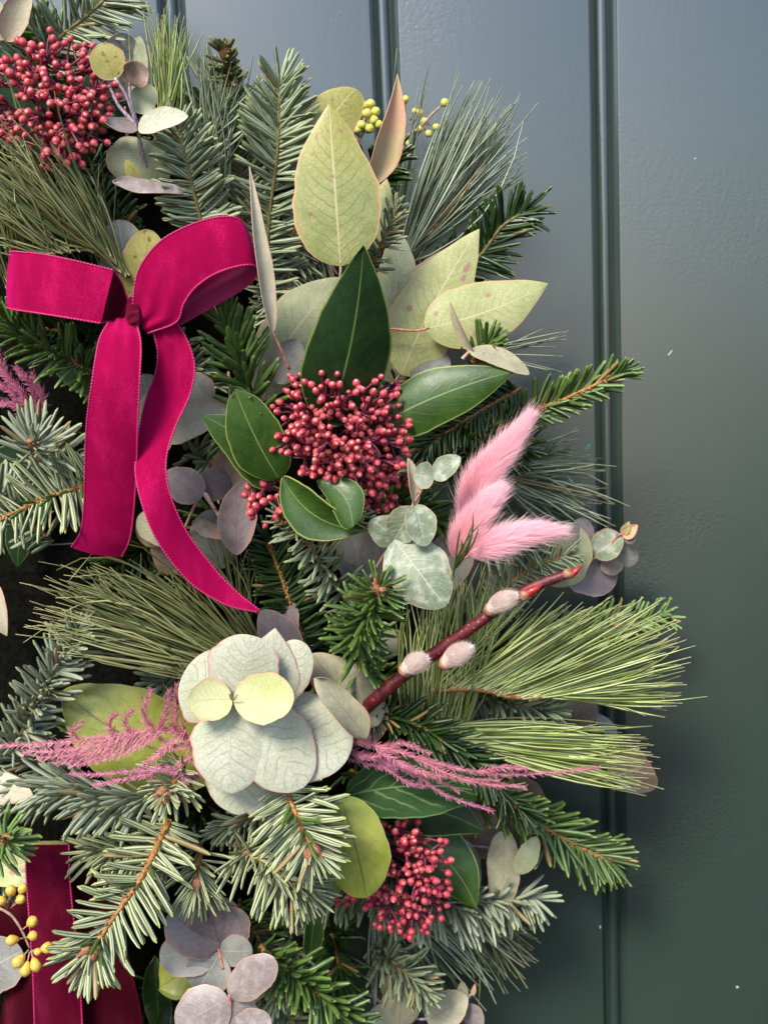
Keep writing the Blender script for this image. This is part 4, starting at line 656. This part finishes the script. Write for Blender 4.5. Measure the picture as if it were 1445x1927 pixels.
E('cream leaf pointing in from the left edge above the bright fir tip', [], [((-80, 1480, 330), (62, 1499, 350), 66, 'ovr', CREAM, dict(cup=-.1, sc=.05))])
E('long pale yellow leaf curving under the big frosty fir branch', [], [((-50, 1640, 240), (130, 1590, 270), 78, 'ellip', LIME, dict(cup=.2, sc=-.06))])
E('grey leaf at the left edge beside the gold buds', [], [((-50, 1840, 300), (42, 1790, 310), 110, 'round', BLUE, {})])
E('dark hanging leaf at the left edge in front of the dark gap', [], [((40, 970, 170), (32, 1068, 180), 52, 'ovate', SKIMD, {}), ((90, 900, 180), (-30, 890, 190), 120, 'round', SKIMD, dict(cup=.1))])
E('blue grey round leaf above the long glossy leaf', [], [((775, 712, 270), (845, 672, 280), 62, 'round', BLUE, dict(cup=.1))])
E('reddish edged leaf pair curling over the end of the long glossy leaf', [[(870, 675, 370), (884, 660, 372)]], [((884, 659, 372), (996, 704, 385), 40, 'ovr', TAN, dict(roll=-30, sc=.06)), ((888, 662, 372), (847, 566, 390), 22, 'ovate', CREAM, dict(roll=-40, cup=.5)), ((910, 660, 240), (942, 630, 240), 34, 'round', CREAM, {})], r=4)
# broad green leaves
L1 = thing('laurel_leaf', 'broad yellow green leaf lying flat left of the pale rosette, under the pink fern', 'leaf', P(420, 1400, 230))
leaf(L1, (440, 1440, 230), (118, 1300, 250), 190, 'ellip', SKIMY, sc=.09, wave=.06, cup=-.1, nv=24, thick=.0005)
leaf(L1, (330, 1480, 200), (210, 1400, 210), 120, 'round', SKIM, cup=.1)
L2 = thing('ivy_leaf', 'yellow green ivy leaf with a notched edge below the dark mauve leaves', 'leaf', P(380, 1820, 240))
leaf(L2, (390, 1800, 250), (300, 1860, 255), 100, 'ovr', SKIMY, wave=.12); leaf(L2, (290, 1800, 200), (300, 1935, 200), 56, 'ellip', SKIM, wave=.2); leaf(L2, (310, 1880, 200), (280, 1960, 200), 60, 'ellip', SKIMD, wave=.2)
L3 = thing('ivy_leaf', 'dark ivy leaf with pale veins beneath the pink fern, right of the rosette', 'leaf', P(650, 1480, 290))
leaf(L3, (650, 1500, 300), (905, 1490, 300), 120, 'ovr', IVY, wave=.04, sc=.06, nv=22)
L4 = thing('ivy_leaf', 'small bright green leaf hanging left of the lower red buds', 'leaf', P(600, 1700, 260))
leaf(L4, (640, 1640, 270), (592, 1722, 275), 46, 'ovr', SKIM, roll=20); leaf(L4, (590, 1700, 270), (583, 1800, 280), 42, 'obov', SKIM, roll=-25, cup=.3)
L5 = thing('laurel_leaf', 'dark green leaf at the left edge behind the upper red buds', 'leaf', P(0, 200, 170))
leaf(L5, (60, 320, 170), (-5, 60, 180), 110, 'ellip', SKIMD); leaf(L5, (190, 300, 200), (110, 240, 230), 46, 'ellip', SKIM)
leaf(L5, (90, 620, 220), (175, 750, 250), 60, 'ellip', SKIM, name='leaf')
# ================================================================== skimmia
K1 = thing('skimmia_sprig', 'large dome of dark pink buds with glossy leaves in the middle of the wreath', 'skimmia', P(640, 870, 240))
leaf(K1, (616, 800, 350), (684, 460, 470), 158, 'ovate', SKIMD, label='tall dark glossy leaf above the buds', cup=-.15, sc=-.035, bend=.04, wave=.04, nv=24, thick=.0006)
leaf(K1, (690, 812, 350), (970, 697, 385), 106, 'point', SKIM, label='long glossy leaf to the right', roll=-6, cup=-.25, bend=.06, sc=.03, nv=24, thick=.0006)
leaf(K1, (518, 912, 345), (377, 781, 380), 96, 'ovate', SKIM, cup=-.1, sc=-.10, thick=.0006); leaf(K1, (525, 900, 355), (443, 734, 395), 104, 'ovr', SKIM, cup=-.1, sc=.03, fold=.15, thick=.0006)
leaf(K1, (532, 898, 375), (690, 997, 395), 84, 'point', SKIM, sc=-.14, roll=20, cup=.5, bend=.07, thick=.0006); leaf(K1, (596, 903, 392), (664, 992, 428), 70, 'obov', SKIM, roll=10, cup=-.25, sc=.2, bend=.05, thick=.0006)
berries(K1, (640, 808, 350), 128, 146, 110, 300, 6.9, hub=(640, 840, 280), seed=5, hubs=26, extra=300, lim=lambda x, y: not (x < -.55 and y > .35) and not (y > .62 and x < .3))
K1b = thing('skimmia_sprig', 'small spray of red buds just below left of the large bud dome', 'skimmia', P(520, 940, 300))
berries(K1b, (500, 945, 345), 46, 52, 30, 28, 7.2, hub=(540, 930, 310), seed=6, hubs=6)
K1c = thing('skimmia_sprig', 'red buds in shade at the lower right of the large dome beside the silvery stem', 'skimmia', P(720, 920, 280))
berries(K1c, (715, 915, 315), 58, 62, 40, 52, 6.9, hub=(690, 870, 290), seed=8, hubs=8)
K2 = thing('skimmia_sprig', 'loose drooping spray of red buds at lower right, next to dark leaves', 'skimmia', P(740, 1600, 220))
leaf(K2, (640, 1500, 340), (690, 1690, 360), 130, 'round', SKIMY, label='yellow green rounded leaf', cup=-.15, sc=.02, bend=.05, thick=.0006, nv=22)
leaf(K2, (700, 1520, 240), (912, 1566, 270), 108, 'point', SKIMD, roll=12, cup=-.15, sc=.10, thick=.0006); leaf(K2, (755, 1560, 215), (897, 1712, 235), 112, 'point', SKIM, cup=-.15, sc=.10, wave=.05, thick=.0006)
berries(K2, (764, 1644, 280), 92, 128, 60, 135, 6.9, hub=(720, 1600, 240), seed=11, hubs=18, extra=60, lim=lambda x, y: not (x > .3 and y < -.5) and not (x < -.5 and y < .3))
K2b = thing('skimmia_sprig', 'few red buds peeping out under the yellow green rounded leaf', 'skimmia', P(650, 1690, 220))
berries(K2b, (650, 1688, 250), 34, 16, 14, 7, 7.0, hub=(680, 1660, 240), seed=12, hubs=3)
K2c = thing('skimmia_sprig', 'few red buds above the yellow green rounded leaf', 'skimmia', P(700, 1560, 220))
berries(K2c, (690, 1540, 235), 40, 34, 14, 10, 6.6, hub=(720, 1580, 220), seed=13, hubs=4)
K3 = thing('skimmia_sprig', 'loose dome of dark pink buds at the upper left corner', 'skimmia', P(110, 230, 240))
berries(K3, (98, 195, 330), 122, 128, 90, 185, 7.1, hub=(110, 230, 260), seed=15, hubs=20, extra=80, lim=lambda x, y: not (x < -.2 and y > .55))
# ================================================================== gold buds
def gold(label, lines, buds, mat, sz_=9.5, shape=1.35):
    t = thing('bud_spray', label, 'seed buds', P(*lines[0][0])); twigs(t, lines, 3.4, GTW); me = None; org = np.array(t['_o'])
    mb = uvsphere(10, 8, 0); V = mb.v[0]; V[:, 0] *= shape / 1.12; tp = V[:, 0] / shape; V[:, 1:] *= (1 - .38 * np.clip(-tp, 0, 1))[:, None]; V[:, 1:] *= (1 + .12 * (np.abs(tp - .35) < .2))[:, None]; me = mb.mesh('bud', mat)
    sm = MB()
    for (x, y, ax, ay, s) in buds:
        d = lines[0][0][2] + 12; p = P(x, y, d); q = P(ax, ay, d - 8); D = nrm(p - q); o = link('bud', me, t); place(o, D, p - org, sz(sz_ * s, d)); sm.tube([q, q * .5 + p * .5, p], np.array([1.6, 1.4, 1.8]) * sz(1, d), 5)
    part('bud_stalks', sm, GTW, t); return t
gold('spray of golden yellow buds in front of the crimson ribbon at the lower left', [[(-10, 1706, 420), (20, 1722, 420), (40, 1750, 422), (56, 1785, 424)]], [(20, 1678, 14, 1708, 1.1), (42, 1674, 22, 1708, 1), (4, 1697, 14, 1712, 1), (38, 1694, 20, 1710, 1), (60, 1736, 40, 1752, 1.15), (61, 1762, 46, 1766, 1), (24, 1770, 46, 1766, 1.1), (88, 1785, 60, 1790, 1.2), (36, 1809, 54, 1788, 1.25), (49, 1824, 56, 1792, 1.25), (67, 1816, 58, 1790, 1.2), (70, 1792, 58, 1790, .8)], GOLD)
gold('cluster of tiny yellow green buds behind the big spotted leaf', [[(660, 300, 180), (675, 250, 190), (690, 215, 195)], [(670, 270, 185), (690, 240, 190)]], [(683, 200, 680, 225, 1), (697, 196, 690, 220, 1), (706, 210, 692, 222, 1), (690, 214, 688, 228, 1.1), (703, 226, 692, 232, 1), (680, 236, 682, 250, 1), (712, 234, 695, 240, .9), (672, 245, 672, 262, .9), (695, 242, 690, 250, 1), (575, 245, 585, 260, .6)], GOLDG, 9, 1.1)
gold('thin stem of yellow and orange buds among the upper right pine needles', [[(745, 330, 130), (765, 260, 140), (790, 240, 145), (812, 215, 150), (828, 200, 152)]], [(763, 187, 762, 210, .9), (790, 212, 778, 230, .9), (780, 209, 772, 226, .7), (836, 193, 826, 202, 1), (798, 228, 786, 238, .9), (820, 238, 804, 232, .85), (790, 241, 780, 236, .85), (806, 250, 796, 240, .9), (758, 262, 764, 250, .7), (768, 268, 768, 255, .7), (748, 258, 756, 250, .7)], GOLDG, 7.5, 1.2)
gold('tiny brown buds in the gap between the two pine sprigs', [[(880, 1370, 130), (930, 1340, 140), (950, 1330, 142)], [(930, 1340, 140), (960, 1350, 142), (985, 1330, 145)]], [(952, 1322, 940, 1335, .8), (972, 1340, 965, 1350, .8), (985, 1322, 978, 1340, .8), (978, 1350, 970, 1352, .7), (905, 1300, 915, 1320, .8), (950, 1290, 940, 1310, .8)], GTW, 8, 1.2)
# ================================================================== bows
B1 = thing('velvet_bow', 'magenta velvet bow with two long tails, upper left', 'bow', P(250, 595, 380))
b = lambda A, Bb, m, **k: ribbon(B1, A, Bb, m, **k)
b([(245, 560, 375), (190, 512, 340), (110, 488, 325), (50, 476, 330), (19, 474, 365), (30, 473, 405), (80, 478, 425), (140, 490, 435), (214, 508, 432)], [(238, 605, 375), (180, 596, 340), (100, 590, 325), (40, 582, 330), (14, 578, 365), (26, 582, 405), (80, 590, 425), (130, 598, 435), (190, 608, 430)], VELV, name='left_loop', puff=.03, n=90, ref=.75)
b([(213, 508, 430), (228, 530, 412), (238, 555, 402), (250, 582, 408)], [(190, 607, 428), (205, 604, 405), (222, 606, 398), (243, 606, 408)], VELVM, name='left_gather', puff=-.06, n=30, crinkle=.5)  # same ribbon as the loop, darkened to paint the shade of the fold
b([(252, 592, 418), (251, 560, 425), (262, 505, 432), (300, 455, 436), (355, 424, 440), (410, 408, 440), (450, 412, 430), (470, 445, 405), (465, 455, 385), (420, 460, 375), (340, 520, 375)], [(275, 628, 418), (330, 607, 425), (345, 572, 432), (366, 542, 436), (400, 517, 440), (440, 502, 440), (472, 498, 432), (484, 508, 408), (476, 526, 398), (440, 553, 392), (336, 608, 400)], VELV, name='right_loop', puff=.04, n=110, ref=.3, gather=(-.13, .1))
b([(204, 606, 426), (186, 642, 446), (173, 720, 458), (163, 800, 440), (160, 880, 412), (158, 950, 384), (152, 1000, 360), (134, 1030, 335)], [(250, 590, 424), (264, 640, 446), (263, 710, 458), (259, 800, 442), (257, 880, 414), (252, 960, 384), (244, 1015, 358), (229, 1048, 335)], VELV, name='left_tail', puff=.07, n=80, gather=(-.14, 0))
b([(286, 618, 410), (297, 660, 405), (293, 700, 395), (272, 760, 392), (259, 830, 405), (255, 890, 425), (268, 950, 440), (292, 1010, 442), (330, 1066, 434), (372, 1108, 425), (430, 1140, 415), (484, 1152, 400)], [(330, 604, 410), (352, 640, 405), (366, 690, 402), (356, 745, 402), (331, 800, 412), (315, 850, 422), (313, 895, 426), (325, 945, 425), (354, 1005, 415), (400, 1066, 405), (443, 1112, 400), (489, 1149, 395)], VELV, name='right_tail', puff=.05, n=100, gather=(-.12, 0))
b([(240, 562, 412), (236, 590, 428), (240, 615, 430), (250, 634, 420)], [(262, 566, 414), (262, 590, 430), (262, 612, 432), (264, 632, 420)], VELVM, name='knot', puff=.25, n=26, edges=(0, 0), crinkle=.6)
B2 = thing('velvet_bow', 'dark crimson velvet bow, partly hidden behind the white banded fir tip at the lower left', 'bow', P(90, 1740, 260))
b2 = lambda A, Bb, m, **k: ribbon(B2, A, Bb, m, **k)
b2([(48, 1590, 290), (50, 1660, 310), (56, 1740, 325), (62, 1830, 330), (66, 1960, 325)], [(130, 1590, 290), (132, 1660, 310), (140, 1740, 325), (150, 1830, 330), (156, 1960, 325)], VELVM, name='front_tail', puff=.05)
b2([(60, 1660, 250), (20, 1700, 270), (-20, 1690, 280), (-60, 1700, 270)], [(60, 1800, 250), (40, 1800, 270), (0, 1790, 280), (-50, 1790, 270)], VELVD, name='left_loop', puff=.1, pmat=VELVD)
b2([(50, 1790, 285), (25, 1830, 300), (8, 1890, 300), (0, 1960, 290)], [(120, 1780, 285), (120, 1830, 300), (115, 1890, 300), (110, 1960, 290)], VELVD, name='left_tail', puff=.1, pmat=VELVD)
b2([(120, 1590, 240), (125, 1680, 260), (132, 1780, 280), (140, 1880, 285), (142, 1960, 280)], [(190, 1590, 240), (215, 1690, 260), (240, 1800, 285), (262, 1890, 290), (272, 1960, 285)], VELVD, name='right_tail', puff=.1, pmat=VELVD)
# ================================================================== bunny tails, willow, pink fern
def btail(label, path, prof, n, hl, seed):
    t = thing('bunny_tail_grass', label, 'dried grass', P(*path[0])); fluff(t, path, prof, n, hl, PINKC, PINKF, seed=seed); return t
btail('upper pink bunny tail, the longest, pointing up right to the bright fir tip', [(872, 1000, 345), (900, 910, 355), (945, 850, 360), (988, 795, 360)], [13, 29, 31, 26, 17, 9, 2], 11000, 33, 1)
btail('middle pink bunny tail, short, between the upper and the lower one', [(860, 1050, 375), (880, 1000, 385), (910, 955, 385), (935, 928, 380)], [22, 34, 32, 20, 3], 8500, 29, 2)
btail('lower pink bunny tail pointing level to the right', [(880, 1038, 385), (930, 1022, 395), (990, 1005, 390), (1046, 1000, 380)], [16, 27, 25, 15, 2], 9000, 31, 3)
WL = thing('willow_twig', 'dark red willow twig with grey pink catkins crossing the pine needles', 'willow twig', P(715, 1312, 300))
wl = [(668, 1352, 250), (700, 1322, 330), (760, 1270, 350), (830, 1222, 370), (900, 1172, 390), (960, 1130, 400), (1010, 1102, 405), (1075, 1078, 410)]
mb = MB(); wp = cr(W3(wl), 60); rr = np.interp(np.linspace(0, 1, 60), [0, .30, .55, .74, .80, .95, 1], [14, 13.5, 12, 10, 11.5, 9.5, 8.5]) * sz(1, 380); mb.tube(wp, rr, 14); part('bark', mb, WIL, WL)
def catk(x, y, x2, y2, r0):
    path = [(x, y, 415), ((x + x2) / 2, (y + y2) / 2 - 2, 420), (x2, y2, 420)]
    fluff(WL, path, [r0 * .8, r0 * 1.35, r0 * 1.45, r0 * 1.2, r0 * .5], 6500, 11, CATK, CATK, name='catkin_fur', lean=1.5, seed=int(x), hw=.5, core='catkin'); fluff(WL, [(x2 - (x2 - x) * .15, y2 - (y2 - y) * .15, 420), (x2 + (x2 - x) * .1, y2 + (y2 - y) * .1, 420)], [r0 * .6, r0 * .1], 260, 9, CATW, CATW, name='catkin_white_tip', lean=1.5, seed=int(x) + 1, core='catkin_tip_core')
    sc = MB(); sc.tube(W3([(x - (x2 - x) * .16, y - (y2 - y) * .16, 408), (x + (x2 - x) * .1, y + (y2 - y) * .1, 414)]), np.array([.35, .72]) * sz(r0, 410), 10); part('catkin_scale', sc, WILG, WL)
catk(760, 1262, 797, 1243, 23); catk(836, 1250, 880, 1222, 23); catk(920, 1149, 964, 1124, 21)
for (x, y, x2, y2, r0, mt) in ((985, 1122, 1022, 1100, 9, WILT), (1070, 1086, 1096, 1064, 7, WILT), (1062, 1078, 1080, 1084, 10, WILG), (984, 1125, 992, 1112, 11, WILG)):
    mb = MB(); q = W3([(x, y, 412), ((x + x2) / 2, (y + y2) / 2, 418), (x2, y2, 416)]); mb.tube(cr(q, 9), np.array([.6, .95, 1.05, 1.0, .9, .75, .55, .3, .08]) * sz(r0, 410), 9); part('leaf_bud', mb, mt, WL)
plume('pink dyed fern spray left of the rosette, the upper one with upright side shoots', [[(392, 1440, 330), (340, 1380, 350), (280, 1376, 360), (190, 1388, 365), (90, 1400, 365), (-10, 1404, 360)],
    [(330, 1378, 352), (330, 1330, 360), (334, 1288, 362)], [(290, 1376, 360), (270, 1340, 366), (286, 1298, 366)], [(250, 1382, 362), (235, 1360, 366), (248, 1336, 366)], [(215, 1386, 364), (205, 1360, 368), (222, 1342, 368)], [(150, 1392, 365), (135, 1378, 368), (156, 1360, 368)], [(300, 1376, 360), (310, 1350, 364), (318, 1300, 364)],
    [(230, 1384, 365), (140, 1410, 368), (42, 1416, 368)], [(260, 1380, 363), (170, 1415, 368), (72, 1427, 368)], [(280, 1380, 360), (190, 1420, 366), (96, 1438, 366)], [(300, 1380, 360), (220, 1420, 366), (130, 1442, 366)], [(350, 1375, 350), (310, 1410, 356), (262, 1444, 358)], [(370, 1390, 345), (345, 1380, 350), (352, 1335, 354)], [(365, 1400, 345), (330, 1405, 350), (300, 1390, 352)], [(380, 1420, 340), (350, 1430, 345), (330, 1450, 350)]], 18, PFERN, 1, dens=.72)
plume('second pink dyed fern spray left of the rosette, the low level one', [[(400, 1456, 350), (340, 1456, 370), (270, 1450, 378), (190, 1458, 380), (130, 1457, 378)], [(300, 1452, 375), (240, 1466, 380), (176, 1478, 380)], [(360, 1456, 365), (345, 1480, 370), (340, 1505, 372)], [(380, 1460, 360), (330, 1474, 368), (280, 1466, 372)], [(350, 1456, 368), (320, 1445, 372), (290, 1442, 374)]], 14, PFERNV, 2)
plume('pink dyed fern spray trailing right from the rosette over the pine needles', [[(630, 1390, 330), (690, 1400, 360), (760, 1418, 375), (840, 1442, 380), (930, 1458, 378), (1030, 1456, 370), (1128, 1445, 360)], [(660, 1400, 345), (690, 1395, 360), (688, 1370, 362)], [(780, 1424, 375), (840, 1456, 385), (910, 1476, 385), (990, 1482, 380)], [(700, 1402, 362), (760, 1440, 378), (830, 1462, 382), (940, 1470, 380)], [(900, 1452, 380), (950, 1445, 384), (992, 1448, 384)], [(720, 1408, 365), (760, 1400, 376), (810, 1420, 380)], [(660, 1420, 345), (700, 1425, 360), (740, 1412, 368)]], 14, PFERN, 3)
plume('violet pink dyed fern strand hanging lower than its neighbour right of the rosette', [[(640, 1405, 320), (720, 1432, 345), (780, 1458, 355), (840, 1498, 360), (928, 1528, 358)], [(720, 1432, 345), (780, 1450, 356), (865, 1490, 358)], [(700, 1425, 340), (760, 1470, 350), (800, 1480, 352)], [(640, 1425, 320), (700, 1440, 340), (745, 1450, 345)]], 13, PFERNV, 4)
plume('tuft of violet pink dyed fern at the left edge below the bow loop', [[(70, 800, 240), (40, 740, 260), (-10, 690, 260)], [(60, 780, 245), (20, 760, 255), (-20, 760, 255)], [(70, 790, 245), (60, 730, 260), (30, 690, 262)], [(50, 790, 245), (20, 720, 260), (-10, 650, 262)], [(70, 780, 245), (80, 750, 258), (60, 700, 262)], [(60, 770, 245), (10, 730, 258), (-20, 720, 260)]], 18, PFERNV, 5, dens=.9)
for o in bpy.data.objects:
    if '_o' in o: del o['_o']
